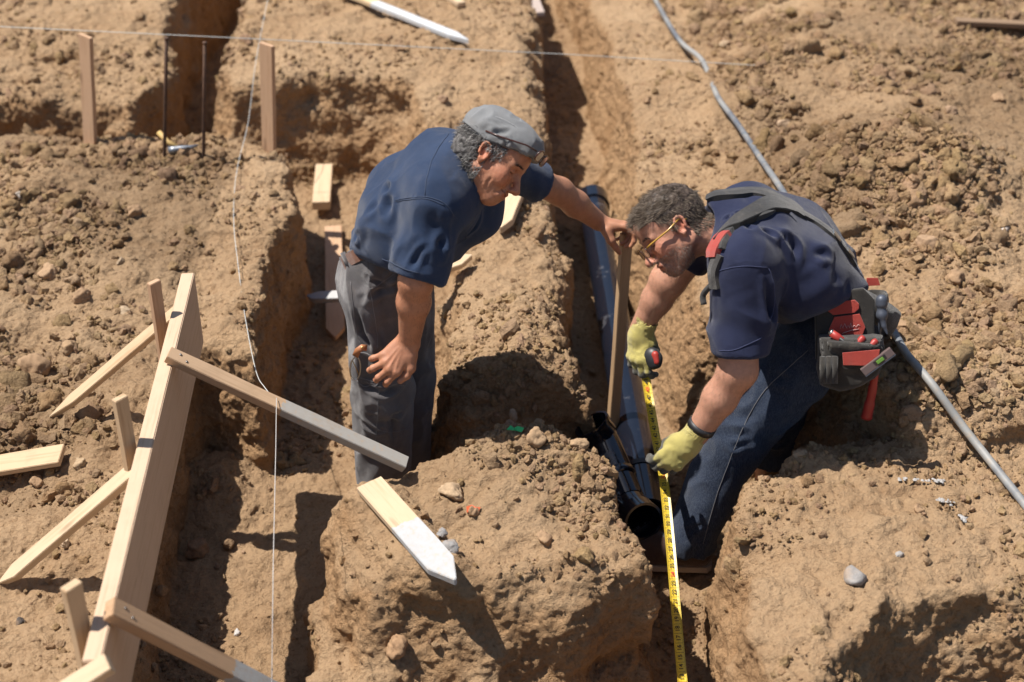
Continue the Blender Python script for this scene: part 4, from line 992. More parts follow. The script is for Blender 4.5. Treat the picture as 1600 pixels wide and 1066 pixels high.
    dr += .25 * np.stack([pnoise(rt, .02, 41), pnoise(rt, .02, 42), pnoise(rt, .02, 43)], 1)
    top = rt[:, 2] > .055
    for q, ln in ((np.where(top)[0], .024), (np.where(~top)[0], .012)):
        strands('hair', W(rt[q]), dr[q] @ M.T, ln, .0006, .06, 5, HAIR, P, tint=((.050, .032, .021), (.32, .26, .20)), spread=.10, clump=.25, seg=5)
    s = Sculpt((-.14, -.10, -.08), (.10, .10, .15), .003); s.ell((-.016, 0, .036), (.104, .0805, .093), .01); s.ell((.040, 0, .060), (.055, .060, .048), .03)
    X, Y, Z = np.meshgrid(*s.ax, indexing='ij'); cutp = np.where(X > .02, .058, np.where(X > -.026, .034, -.055)); cutp = .058 - .030 * sstep(.055, .035, X) - .085 * sstep(-.018, -.034, X)
    s.F = smax(s.F, cutp - Z, .008).astype(np.float32); s.F = smax(s.F, X - .082, .01).astype(np.float32)
    v, f = s.mesh(); n = vnormals(v, f); v = v + n * (.003 * pnoise(v, .012, 8) - .001)[:, None]
    me = mesh_np('hair', W(v), f); g_ = np.clip(.45 + .7 * pnoise(v, .006, 2), 0, 1)[:, None]; set_tint(me, (1 - g_) * np.array([.03, .02, .015]) + g_ * np.array([.12, .09, .07])); link('hair', me, HAIR, P)
    # beard stubble as short hairs
    reg = (z < -.040) & (x > -.01) & (z > -.112) & (np.abs(y) < .07) & ~((np.abs(y) < .024) & (np.abs(z + .066) < .010) & (x > .08)) | (np.abs(z + .055) < .005) & (x > .08) & (np.abs(y) < .03)
    ids = np.where(reg & (x > .0))[0]; pick = r_.choice(ids, 2600); rt = HV[pick]; dr = hn[pick] * .35 + np.array([.1, 0, -.9])
    strands('beard', W(rt), dr @ M.T, .0055, .00035, .2, 9, HAIR, P, tint=((.12, .08, .06), (.45, .40, .35)), spread=.3, seg=3)
    for q in (1, -1):
        br = [([.0955 - .014 * t ** 1.5, q * (.010 + .040 * t), .0235 + .004 * math.sin(t * 3) + e * .0016], [.3, q * 1.0, .15]) for t, e in zip(r_.rand(80), r_.randn(80))]
        strands('eyebrow', W(np.array([b[0] for b in br])), np.array([b[1] for b in br]) @ M.T, .008, .0007, .1, 4, HAIR, P, tint=((.05, .035, .028), (.14, .1, .08)), seg=3)
    for (v, f, n), lo_, hi_ in ((armN, wrN[2], elN[2] + .03), (armF, wrF[2], elF[2] + .05)):
        ids = np.where((v[:, 2] < hi_) & (v[:, 2] > lo_))[0]; pk = r_.choice(ids, 900); strands('arm_hair', v[pk], n[pk] * .5 + np.array([-.3, 0, -.8]), .010, .0003, .2, 6, HAIR, P, tint=((.25, .15, .09), (.4, .28, .18)), seg=3)
    # ---- glasses
    gf = mat('amber_plastic', (.42, .24, .04), .2); gd = mat('dark_rim', (.05, .02, .015), .25); gl = mat('clear_glass', (.8, .7, .6), .04, spec=.8); gl.node_tree.nodes['Principled BSDF'].inputs['Transmission Weight'].default_value = .95
    gs = tag(empty('eyeglasses'), 'spectacles with amber yellow temples worn by the bearded man', 'glasses')
    for q in (1, -1):
        loop = []
        for a in np.linspace(0, 2 * math.pi, 24, endpoint=False):
            ca, sa = math.cos(a), math.sin(a); dy = .0250 * np.sign(ca) * abs(ca) ** .7; dz = .0165 * np.sign(sa) * abs(sa) ** .7
            yy = q * .033 + dy; loop.append(Vector(W(np.array([.112 - .20 * abs(yy) ** 1.6, yy, -.004 + dz]))))
        tube('frame', loop, .0014, gd, gs, sides=6, closed=True)
        me = bpy.data.meshes.new('lens'); me.from_pydata([tuple(v_) for v_ in loop], [], [tuple(range(24))]); me.update(); lo_ = link('lens', me, gl, gs); sol = lo_.modifiers.new('thick', 'SOLIDIFY'); sol.thickness = .0016; sol.offset = 0
        tube('temple', [Vector(W(np.array(p))) for p in ([.106, q * .058, .006], [.095, q * .073, .009], [.03, q * .0815, .012], [-.012, q * .083, .020], [-.030, q * .080, .006])], .0026, gf, gs, sides=6)
    tube('bridge', [Vector(W(np.array(p))) for p in ([.112, .009, .002], [.116, 0, .004], [.112, -.009, .002])], .0014, gd, gs, sides=6)
    # ---- gloves
    gm_ = cloth_mat('knit_glove', (.40, .34, .10), (.50, .43, .15), dustamt=.45, weave=2200, dust=(.3, .25, .15), attr=True)
    def glove(wr, Mh, ch, arm_dir, tag_, left, sc=1.0, darkfrom=.6):
        lo, hi = bounds([wr, wr + Mh[:, 0] * .17], .11); s = Sculpt(lo, hi, .0024)
        tips = put_hand(s, wr, Mh, ch, s=sc, fat=.0016)
        a = np.array(arm_dir); a = a / np.linalg.norm(a)
        s.cone(wr + Mh[:, 0] * .015, wr - a * .045, .034, .036, .015)
        s.cone(wr - a * .03, wr - a * .08, .034, .034, .003, 'sub')
        v, f = s.mesh(); v = relax(v, f, 1, .3); n = vnormals(v, f)
        v = v + n * (.0012 * (1 - 2 * np.abs(pnoise(v, .018, 5))))[:, None]
        loc = (v - wr) @ Mh
        dk = sstep(-.004, -.010, loc[:, 2] + .0015 * pnoise(v, .01, 3)) * sstep(.02, .05, loc[:, 0])
        for P_ in tips:
            for i in (1, 2):
                d, t = seg_d(v, P_[i], P_[i + 1]); dk = np.maximum(dk, sstep(.020, .015, d) * (sstep(.0, .4, t) if i == 1 else 1))
        T_ = (1 - dk[:, None]) * np.ones(3) + dk[:, None] * np.array([.20, .22, .55])
        cuff = sstep(.036, .040, (wr - v) @ a) if False else 0
        me = mesh_np('glove', v, f); set_tint(me, T_); o = link('glove', me, gm_, P)
        ring = [Vector(wr - a * .045 + q) for q in [np.cross(a, [0, 0, 1.]) * math.cos(t) * .036 + np.cross(a, np.cross(a, [0, 0, 1.])) * math.sin(t) * .036 for t in np.linspace(0, 6.283, 20, endpoint=False)]]
        return o, tips
    # far (right) hand: fingers down round the tape case
    X_ = L3(idir(-.10, -.98, .10)); Z_ = L3(idir(-.55, .1, .80)); Z_ -= X_ * (Z_ @ X_); Z_ /= np.linalg.norm(Z_); Mh = np.array([X_, np.cross(Z_, X_), Z_]).T
    ch = hand_chains([(30, 45, 30), (34, 50, 34), (36, 50, 34), (40, 50, 34)], (4, 0, -4, -8), [(.030, .030, -.014), (.056, .040, -.030), (.078, .034, -.040), (.096, .026, -.046)], .95)
    glove(wrF + X_ * .012, Mh, ch, wrF - elF, 'far', False, .95)
    # near (left) hand pinching the blade
    X_ = L3(idir(-.72, -.68, -.08)); Z_ = L3(idir(.30, .10, .90)); Z_ -= X_ * (Z_ @ X_); Z_ /= np.linalg.norm(Z_); Mh = np.array([X_, -np.cross(Z_, X_), Z_]).T
    ch = hand_chains([(38, 40, 25), (42, 42, 25), (44, 44, 28), (48, 46, 30)], (2, -3, -7, -12), [(.030, .030, -.010), (.056, .038, -.020), (.082, .026, -.030), (.104, .014, -.038)], .95)
    glove(wrN + X_ * .010, Mh, ch, wrN - elN, 'near', True, .95)
    # watch on the near wrist
    a = (wrN - elN) / np.linalg.norm(wrN - elN); e1 = np.cross(a, L3(EB)); e1 /= np.linalg.norm(e1); e2 = np.cross(a, e1); wc = wrN - a * .048
    wm = mat('black_rubber', (.02, .02, .022), .5)
    wt = tube('watch', [Vector(wc + (e1 * math.cos(t) + e2 * math.sin(t)) * .0375) for t in np.linspace(0, 6.283, 28, endpoint=False)], 1.0, wm, P, closed=True, prof=[(-.010, -.002), (.010, -.002), (.010, .003), (-.010, .003)], up=Vector(a))
    # ---- braces over the back
    sb = cloth_mat('black_webbing', (.028, .027, .027), (.05, .047, .045), dustamt=.45, dust=(.20, .17, .14)); rd = cloth_mat('red_webbing', (.34, .042, .032), (.42, .065, .045), dustamt=.35, dust=(.22, .13, .10))
    def onto(px, py, off=.004):                       # nearest outward point of the shirt under a pixel
        d = L3(Vector(ray(px, py))); d /= np.linalg.norm(d); o = np.array([0, 0, CAM_Z]); r_v = sv - o; t = r_v @ d; e = np.linalg.norm(r_v - t[:, None] * d, axis=1)
        c = np.where(e < .012)[0]
        if len(c) == 0: c = np.array([np.argmin(e)])
        i = c[np.argmin(t[c])]; return sv[i] + sn[i] * off, sn[i]
    def strap(name, pix, width, matl, parent, th_=.004):
        pts = [onto(*p) for p in pix]; P_ = smooth_path([Vector(p[0]) for p in pts], 6); Nn = smooth_path([Vector(p[1]) for p in pts], 6); V_ = []
        for i, p in enumerate(P_):
            t = (P_[min(i + 1, len(P_) - 1)] - P_[max(i - 1, 0)]).normalized(); n_ = Nn[i].normalized(); b = t.cross(n_).normalized(); w_ = width if not isinstance(width, (list, tuple)) else np.interp(i / (len(P_) - 1), np.linspace(0, 1, len(width)), width)
            V_ += [p + b * w_ / 2 - n_ * .012, p + b * w_ / 2 + n_ * th_, p + n_ * (th_ + .002), p - b * w_ / 2 + n_ * th_, p - b * w_ / 2 - n_ * .012]
        Fc = [(i * 5 + q, i * 5 + (q + 1) % 5, (i + 1) * 5 + (q + 1) % 5, (i + 1) * 5 + q) for i in range(len(P_) - 1) for q in range(5)] + [(4, 3, 2, 1, 0), tuple(len(V_) - 5 + q for q in range(5))]
        me = bpy.data.meshes.new(name); me.from_pydata([tuple(v) for v in V_], [], Fc); me.update()
        return link(name, me, matl, parent)
    B = tag(empty('tool_belt', at(1300, 500, 3.35)), 'black and red tool belt with shoulder braces and loaded pouches on the stooping man', 'tool belt'); B.location = (0, 0, 0)
    strap('shoulder_strap', [(1113, 392), (1118, 374), (1135, 352), (1160, 338), (1190, 322), (1215, 314), (1240, 318), (1258, 330)], [.050, .052, .054, .056, .060, .062, .06, .05], sb, B)
    strap('shoulder_strap', [(1098, 302), (1120, 299), (1150, 297), (1175, 294), (1200, 298), (1232, 312), (1256, 328)], [.03, .04, .045, .045, .05, .045, .04], sb, B)
    strap('red_pad', [(1109, 400), (1112, 385), (1122, 368), (1132, 360)], [.036, .044, .048, .046], rd, B, .0065)
    strap('chest_strap', [(1118, 398), (1112, 412), (1109, 430), (1112, 452)], .030, sb, B, .005)
    strap('strap_edge', [(1116, 372), (1134, 356), (1160, 345), (1192, 332), (1214, 326), (1236, 328)], .004, mat('strap_piping', (.012, .012, .012), .7), B, .0085)
    lp_ = [Vector(surf_pt(sv, sn, 1110, 446, .006)[0]), Vector(surf_pt(sv, sn, 1106, 455, .012)[0]) + Vector((-.008, 0, -.012)), Vector(surf_pt(sv, sn, 1108, 470, .010)[0]) + Vector((-.012, 0, -.012))]
    tube('loose_strap_end', smooth_path(lp_, 4), 1.0, sb, B, prof=[(-.0015, -.008), (.0015, -.008), (.0015, .008), (-.0015, .008)], up=EB)
    strap('back_strap', [(1250, 326), (1275, 340), (1300, 358), (1322, 382), (1338, 408)], .030, sb, B)
    for px, py in ((1308, 368), (1330, 396)):
        p, n_ = onto(px, py, .010); slab('buckle', [(-.016, -.010), (.016, -.010), (.016, .010), (-.016, .010)], .004, p, frame(Vector((.6, 0, -.7)), Vector(n_)), mat('steel_buckle', (.5, .5, .48), .35, 1.0), B, .001)
    # ---- waist belt
    up = L3(idir(.45, .89)); cc = L3(at(1308, 470, 3.53)); fx = np.cross(up, [0, 1, 0]); fx /= np.linalg.norm(fx); fx = fx if fx[0] > 0 else -fx; fy = np.cross(up, fx)
    ring = [Vector(cc + fx * math.cos(a) * .165 + fy * math.sin(a) * .205) for a in np.linspace(0, 2 * math.pi, 48, endpoint=False)]
    tube('waist_belt', ring, 1.0, sb, B, closed=True, prof=[(-.032, -.004), (.032, -.004), (.036, .004), (.0, .009), (-.036, .004)], up=Vector(up), smooth=True)
    for t in np.linspace(2.1, 2.9, 5):
        pass
    # ---- the near pouch: frame x right, y up in the picture, z to the photographer, tilted with the hip
    X_ = L3(idir(.985, .04, .12)); Y_ = L3(idir(.02, .97, .20)); Y_ -= X_ * (X_ @ Y_); Y_ /= np.linalg.norm(Y_); FM = np.array([X_, Y_, np.cross(X_, Y_)]).T
    Yp = 3.285; O = L3(at(1325, 530, Yp)); k = 3.95 / FPX                      # metres per photo pixel here
    def o_(pts): return [((x - 1325) * k, (530 - y) * k / 1.0) for x, y in pts]
    pm = cloth_mat('pouch_canvas', (.022, .020, .018), (.048, .043, .038), dustamt=.45, dust=(.13, .11, .08))
    back = slab('pouch_back', o_([(1276, 478), (1282, 462), (1310, 456), (1350, 452), (1366, 470), (1364, 560), (1350, 585), (1290, 590), (1276, 560)]), .018, O - FM[:, 2] * .018, FM, pm, B, .005)
    slab('red_grip', o_([(1296, 476), (1303, 471), (1336, 469), (1342, 475), (1342, 483), (1335, 489), (1303, 491), (1296, 485)]), .006, O + FM[:, 2] * .001, FM, rd, back, .002)
    slab('red_panel', o_([(1305, 494), (1343, 491), (1351, 512), (1344, 530), (1312, 532), (1296, 514)]), .005, O + FM[:, 2] * .001, FM, rd, back, .0015)
    def pouch(name, outline, depth, flare):
        s = Sculpt((-.12, -.14, -.03), (.10, .10, .14), .0034)
        Xg, Yg, Zg = np.meshgrid(*s.ax, indexing='ij'); pol = o_(outline)
        sd2 = poly_sd(pol, Xg[:, :, 0], Yg[:, :, 0])[:, :, None]
        top = max(p[1] for p in pol); bot = min(p[1] for p in pol)
        dep = depth * (.55 + .45 * sstep(bot, top, Yg)) * (1 - .25 * (np.abs(Xg - np.mean([p[0] for p in pol])) / .08) ** 2)
        out = smax(smax(sd2 + .004, Zg - dep, .02), -Zg - .001, .004)
        inn = np.maximum(np.maximum(sd2 + .010, Zg - dep + .006), .004 - Zg); inn = np.where(Yg > bot + .02, inn, .05)
        inn = np.maximum(sd2 * (Yg < top - .012) + .010, np.maximum(Zg - dep + .007, .004 - Zg)); inn = np.where(Yg > bot + .03, inn, .05)
        s.F = np.maximum(out, -inn).astype(np.float32); v, f = s.mesh(); v = relax(v, f, 1, .4); n = vnormals(v, f)
        v = v + n * (.003 * (1 - 2 * np.abs(pnoise(v, .045, 7))))[:, None]
        return link(name, mesh_np(name, v @ FM.T + O, f), pm, B)
    pa = pouch('large_pouch', [(1279, 520), (1376, 522), (1380, 560), (1372, 585), (1345, 603), (1310, 610), (1280, 600), (1275, 575)], .070, 0)
    pb = pouch('upper_pouch', [(1288, 522), (1372, 530), (1370, 556), (1362, 566), (1300, 566), (1286, 556)], .088, 0)
    slab('red_front', o_([(1311, 541), (1366, 538), (1364, 552), (1345, 562), (1312, 560)]), .004, O + FM[:, 2] * .0815, FM, rd, pb, .001)
    # the maker's script on the red panel: a thin white flourish
    wh = mat('faded_print', (.62, .50, .47), .8)
    scr = [(1313, 512), (1315, 506), (1317, 512), (1320, 505), (1323, 512), (1325, 508), (1327, 512), (1329, 504), (1331, 512), (1334, 508), (1337, 511), (1340, 507), (1343, 509)]
    tube('script_mark', [Vector(O + FM @ np.array([a, b, .0075])) for a, b in o_(scr)], .0007, wh, back, sides=4)
    tube('script_mark', [Vector(O + FM @ np.array([a, b, .0075])) for a, b in o_([(1316, 520), (1328, 516), (1341, 514)])], .0007, wh, back, sides=4)
    for x in (1283, 1292, 1301):
        s = o_([(x, 548), (x - 1, 590)]); tube('tool_loop', [Vector(O + FM @ np.array([a, b, .066])) for a, b in s], .0085, pm, pa, sides=10)
    pc = tag(empty('x'), None)
    bpy.data.objects.remove(pc)
    # second pouch on the far side and red top of it
    s = Sculpt((-.07, -.08, -.06), (.07, .08, .06), .005); s.ell((0, 0, 0), (.042, .055, .05), .01); s.ell((0, .03, 0), (.030, .05, .038), .01, 'sub'); v, f = s.mesh(); far_o = L3(at(1366, 470, 3.62)); link('far_pouch', mesh_np('far_pouch', v @ FM.T + far_o, f), pm, B)
    slab('red_panel', [(-.012, -.035), (.012, -.03), (.014, .03), (-.010, .035)], .004, L3(at(1360, 478, 3.36)), FM, rd, B, .001)
    slab('red_panel', [(-.02, -.012), (.02, -.012), (.014, .010), (-.018, .012)], .004, L3(at(1364, 440, 3.56)), FM, rd, B, .001)
    # ---- things carried in it
    rp = mat('red_plastic', (.36, .035, .028), .45); bk = mat('black_grip', (.03, .03, .032), .5); stl = mat('tool_steel', (.075, .085, .11), .5, .3)
    hm = tag(empty('claw_hammer'), 'framing hammer with blue grey head and long red handle hanging behind the pouch', 'hammer')
    hp = lambda x, y, Y_=3.30: Vector(at(x, y, Y_))
    hull_tube('handle', [hp(1376, 498), hp(1371, 545), hp(1366, 590)], [.0055] * 17, stl, hm)
    gp = [hp(1368, 576), hp(1364, 605), hp(1359, 630), hp(1354, 652)]; tube('grip', smooth_path(gp, 6), [.011] * 6 + [.0125] * 6 + [.015] * 6 + [.017], rp, hm, sides=12)
    MH = frame(Vector(FM[:, 0]), Vector(FM[:, 2])); hd = L3(hp(1378, 492))
    s = Sculpt((-.03, -.06, -.03), (.03, .07, .03), .0025); s.cone((0, .0, 0), (0, .030, 0), .013, .012, .004); s.cone((0, .030, 0), (0, .040, 0), .016, .016, .002)
    for q in (.007, -.007): s.chain([(0, 0, q * .6), (.004, -.030, q), (.012, -.052, q * 1.4)], [.010, .007, .003], .003)
    s.cone((0, 0, 0), (0, 0, 0), .016, .016, .006); v, f = s.mesh(); link('head', mesh_np('head', v @ np.array([FM[:, 0], FM[:, 1], FM[:, 2]]) + hd, f), stl, hm)
    kn = tag(empty('utility_knife'), 'red utility knife with black slide standing in the upper pouch', 'knife')
    b0, b1 = Vector(O + FM @ np.array([*o_([(1297, 513)])[0], .050])), Vector(O + FM @ np.array([*o_([(1328, 540)])[0], .050]))
    tube('handle', [b0, lerp(b0, b1, .3), b1], [.010, .012, .010], rp, kn, sides=8); tube('slide', [lerp(b0, b1, .35) + EB * .012, lerp(b0, b1, 1.0) + EB * .012], [.005, .006], bk, kn, sides=6); tube('end_cap', [b0 - (b1 - b0) * .06, b0], [.008, .0105], mat('silver_cap', (.6, .6, .6), .3, 1.0), kn, sides=8)
    pl = tag(empty('pliers'), 'pliers with red dipped handles in the upper pouch', 'pliers')
    for (x0, y0), (x1, y1) in (((1345, 520), (1328, 540)), ((1364, 526), (1345, 545))):
        a, b = [Vector(O + FM @ np.array([*o_([q])[0], .058])) for q in ((x0, y0), (x1, y1))]
        tube('handle', [a, lerp(a, b, .15), lerp(a, b, .6), b], [.006, .0095, .009, .007], rp, pl, sides=10)
    lv = tag(empty('torpedo_level'), 'small grey level with a green vial leaning in the large pouch', 'level')
    a, b = [np.array(O + FM @ np.array([*o_([q])[0], .086])) for q in ((1384, 540), (1340, 572))]
    d = b - a; Ln = np.linalg.norm(d); LM = frame(Vector(d), Vector(FM[:, 2]))
    slab('body', [(0, -.011), (Ln, -.011), (Ln, .011), (0, .011)], .018, a - LM[:, 2] * .009, LM, mat('level_body', (.12, .085, .08), .55), lv, .0015)
    slab('rail', [(0, .0115), (Ln, .0115), (Ln, .014), (0, .014)], .018, a - LM[:, 2] * .009, LM, stl, lv, .0005)
    slab('vial', [(.030, -.005), (.052, -.005), (.052, .005), (.030, .005)], .004, a + LM[:, 2] * .0075, LM, mat('green_vial', (.13, .26, .04), .2), lv, .001)
    slab('window', [(.022, -.0075), (.060, -.0075), (.060, .0075), (.022, .0075)], .0015, a + LM[:, 2] * .0085 - LM[:, 2] * .001, LM, bk, lv, .0003)
    # ---- belt clips jangling at the front
    for i, (x, y) in enumerate(((1243, 485), (1252, 488), (1260, 484), (1268, 490))):
        c = at(x, y, 3.345); tube('belt_rivet', [c, c + EB * .004], .0042, mat('nickel', (.55, .53, .5), .3, 1.0), B, sides=10)
    # shirt tail between belt and jeans
    return P
person_two()
# ================================================================== timber, pipes, string and loose things
def wood_mat(name, c, c2, paint=None, grain=1.0, dirt=.35):
    m = mat(name, c, .72, spec=.25); g = G(m); tc = g.n('TexCoord'); oi = g.n('ObjectInfo')
    off = g.n('VectorMath', _operation='ADD'); m.node_tree.links.new(tc.outputs['Object'], off.inputs[0])
    sc_ = g.math('MULTIPLY', oi.outputs['Random'], 7.0); m.node_tree.links.new(sc_, off.inputs[1])
    mp = g.n('Mapping', Vector=off.outputs[0]); mp.inputs['Scale'].default_value = (1.6, 34, 34)
    n = g.noise(mp.outputs[0], 2.2, 6, .62)
    cc = g.ramp(n, [(.28, c2), (.48, c), (.60, c), (.78, tuple(x * .80 for x in c2))])
    mp2 = g.n('Mapping', Vector=off.outputs[0]); mp2.inputs['Scale'].default_value = (3.5, 14, 14)
    vo = g.n('TexVoronoi', Vector=mp2.outputs[0], Scale=.75); kn = g.ramp(vo.outputs['Distance'], [(.05, (1, 1, 1)), (.11, (0, 0, 0))])
    cc = g.mix(g.math('MULTIPLY', kn, .55), cc, tuple(x * .45 for x in c2))
    if paint:
        x0, pc = paint; sx = g.n('SeparateXYZ', Vector=tc.outputs['Object']).outputs[0]
        e = g.math('ADD', sx, g.math('MULTIPLY', g.math('SUBTRACT', g.noise(off.outputs[0], 30, 4, .6), .5), .05))
        pn = g.noise(off.outputs[0], 55, 6, .7)
        k_ = g.math('MULTIPLY', g.math('GREATER_THAN', e, x0), g.ramp(pn, [(.28, (.25, .25, .25)), (.46, (1, 1, 1))]))
        cc = g.mix(k_, cc, g.mix(pn, tuple(x * .82 for x in pc), tuple(min(1, x * 1.12) for x in pc)))
    d = g.noise(off.outputs[0], 11, 6, .68)
    cc = g.mix(g.math('MULTIPLY', g.ramp(d, [(.50, (0, 0, 0)), (.80, (1, 1, 1))]), dirt), cc, (.30, .20, .12))
    g.out(cc, g.bump(g.math('ADD', n, g.math('MULTIPLY', d, .3)), .35, .004)); return m
PINE = ((.52, .375, .235), (.40, .26, .145)); RED = ((.50, .325, .205), (.40, .235, .135)); PALE = ((.57, .43, .285), (.46, .32, .19))
W_pine = wood_mat('pine', *PINE); W_red = wood_mat('redwood', *RED, dirt=.2); W_pale = wood_mat('pale_pine', *PALE, dirt=.18)
W_old = wood_mat('weathered_wood', (.24, .16, .10), (.13, .085, .05), dirt=.5); W_plank = wood_mat('form_timber', (.56, .405, .28), (.46, .31, .20), dirt=.22)
def board(name, A, B, w, t, matl, up=(0, 0, 1), tip=0.0, tip2=0.0, parent=None, bev=.0016, notch=0.0, seed=0):
    """A to B along local x, width across, thickness up; tip: length of a sawn point at B"""
    A = Vector(A); B = Vector(B); L = (B - A).length; x = (B - A).normalized(); u = Vector(up); z = (u - x * u.dot(x)).normalized(); y = z.cross(x)
    r_ = random.Random(seed); n = max(3, int(L / .12)); h = w / 2
    top = [(L * i / n, h + r_.uniform(-.0012, .0012)) for i in range(n + 1)]; bot = [(L * i / n, -h + r_.uniform(-.0012, .0012)) for i in range(n + 1)]
    if tip: top = [p for p in top if p[0] < L - tip] + [(L - tip, h), (L - tip * .05, h * .10)]; bot = [p for p in bot if p[0] < L - tip] + [(L - tip, -h), (L, -h * .10)]
    if tip2: top = [(0, h * .1), (tip2, h)] + [p for p in top if p[0] > tip2]; bot = [(0, -h * .1), (tip2, -h)] + [p for p in bot if p[0] > tip2]
    ol = top + bot[::-1]
    bm = bmesh.new(); vs = [bm.verts.new((a, b, -t / 2)) for a, b in ol]; f_ = bm.faces.new(vs)
    g_ = bmesh.ops.extrude_face_region(bm, geom=[f_])
    for v in g_['geom']:
        if isinstance(v, bmesh.types.BMVert): v.co.z += t
    bmesh.ops.recalc_face_normals(bm, faces=bm.faces)
    sharp = [e for e in bm.edges if len(e.link_faces) == 2 and e.calc_face_angle() > .5]
    bmesh.ops.bevel(bm, geom=sharp, offset=bev, segments=2, affect='EDGES', clamp_overlap=True)
    me = bpy.data.meshes.new(name); bm.to_mesh(me); bm.free()
    o = link(name, me, matl, parent); M_ = Matrix((x, y, z)).transposed().to_4x4(); M_.translation = A; o.matrix_world = M_; return o
def hit(px, py, lift=0.0, r=1):
    """the ground under a line of sight"""
    d = ray(px, py); 
    t = 2.0
    while t < 11:
        x, y, z = d[0] * t, d[1] * t, CAM_Z + d[2] * t
        if OX + .05 < x < OX + NX * VOX - .05 and OY + .05 < y < OY + NY * VOX - .05:
            if z < gz_med(x, y, r): return Vector((x, y, gz_med(x, y, r) + lift))
        elif z < 0: return Vector((x, y, lift))
        t += .006
    return Vector((0, 0, 0))
# ---- the raised form board with its stakes and braces
pr0, pr1 = Vector((-.955, 3.645, .24)), Vector((-.840, 2.06, .24)); 
fb = board('form_board', pr0, pr1, .240, .038, W_plank, up=(1, .07, 0), bev=.0025, seed=2); tag(fb, 'long planed form board on edge above the left trench', 'board')
def stake(px, py, x, y, w, t, matl, label, yaw=0, zb=-.07, lean=(0, 0), cat='stake', group=None, zt=None):
    zt = at(px, py, y).z if zt is None else zt
    o = board('wooden_stake', (x + lean[0], y + lean[1], zt), (x, y, zb), w, t, matl, up=(math.sin(yaw), -math.cos(yaw), 0), tip=.08, seed=int(px))
    return tag(o, label, cat, group)
gs_ = 'stakes bracing the form board'
stake(258, 440, -.995, 3.41, .036, .017, W_red, 'thin upright stake nailed to the far end of the form board', .9, lean=(.004, 0), group=gs_)
stake(204, 621, -.938, 2.80, .036, .019, W_pine, 'upright stake behind the middle of the form board', .9, group=gs_)
stake(128, 914, -.893, 2.17, .038, .022, W_pine, 'blurred upright stake by the near end of the form board', .9, group=gs_)
def rest(A, B, w, t, gap=.004):
    A, B = Vector(A), Vector(B); s_ = (B - A).cross(Vector((0, 0, 1))).normalized() * w / 2; need = 0
    for i in range(9):
        for q in (-.8, 0, .8):
            p = lerp(A, B, i / 8) + s_ * q; need = max(need, gz_med(p.x, p.y, 2) + t / 2 + gap - p.z)
    return A + Vector((0, 0, need)), B + Vector((0, 0, need))
def lying(name, A, B, w, t, matl, label, cat='board', up=(0, 0, 1), lay=False, **kw):
    if lay: A, B = rest(A, B, w, t)
    return tag(board(name, A, B, w, t, matl, up=up, **kw), label, cat)
a = hit(80, 655, .0); b = at(282, 482, 3.47)
lying('brace', b, a, .036, .020, W_pine, 'thin wooden brace slanting from the far end of the form board down to the rubble', 'brace', up=(0, -.35, 1), tip=.10, seed=5)
a = hit(2, 914, .0); b = at(214, 731, 2.79)
lying('brace', b, a, .040, .024, W_pale, 'pale brace with a sawn point reaching the left edge of the photo', 'brace', up=(0, -.35, 1), tip=.06, seed=6)
lying('brace', at(172, 1036, 2.06), at(60, 1110, 2.0), .040, .026, W_pale, 'splintered brace end at the bottom left corner', 'brace', up=(0, -.35, 1), seed=7)
GREY = (.50, .50, .51); WHITE = (.43, .435, .44)
wa = wood_mat('beam_wood_grey_end', (.47, .32, .20), (.36, .235, .14), paint=(.33, (.35, .33, .30)), dirt=.5)
A_ = onz(262, 554, .385); B_ = onz(634, 726, .035)
lying('timber_beam', A_, B_, .040, .028, wa, 'square timber with a grey end crossing the trench from the form board to the near mound', 'beam', up=(0, -.25, 1), seed=8)
A_ = onz(170, 950, .39); B_ = onz(540, 1140, -.16)
wb = wood_mat('beam_wood_mottled_end', (.44, .28, .165), (.33, .20, .11), paint=(.34, (.40, .385, .36)), dirt=.5)
lying('timber_beam', A_, B_, .044, .030, wb, 'brown timber with a mottled grey end leaving the bottom of the photo', 'beam', up=(0, -.25, 1), seed=9)
lying('board', hit(-50, 750, .02), hit(101, 727, .03), .075, .018, W_pine, 'short flat board lying on the soil at the left edge', up=(0, -.15, 1), lay=True, seed=10)
nail_m = mat('nail_steel', (.25, .24, .23), .4, .8)
for bo in ([o for o in bpy.data.objects if o.name.startswith('timber_beam')],):
    for o in bo:
        for nx, ny in ((.030, .006), (.052, -.007)):
            tube('nail_head', [Vector((nx, ny, .0138)), Vector((nx, ny, .0165 if o.name == 'timber_beam' else .0170))], .0030, nail_m, o, sides=10)
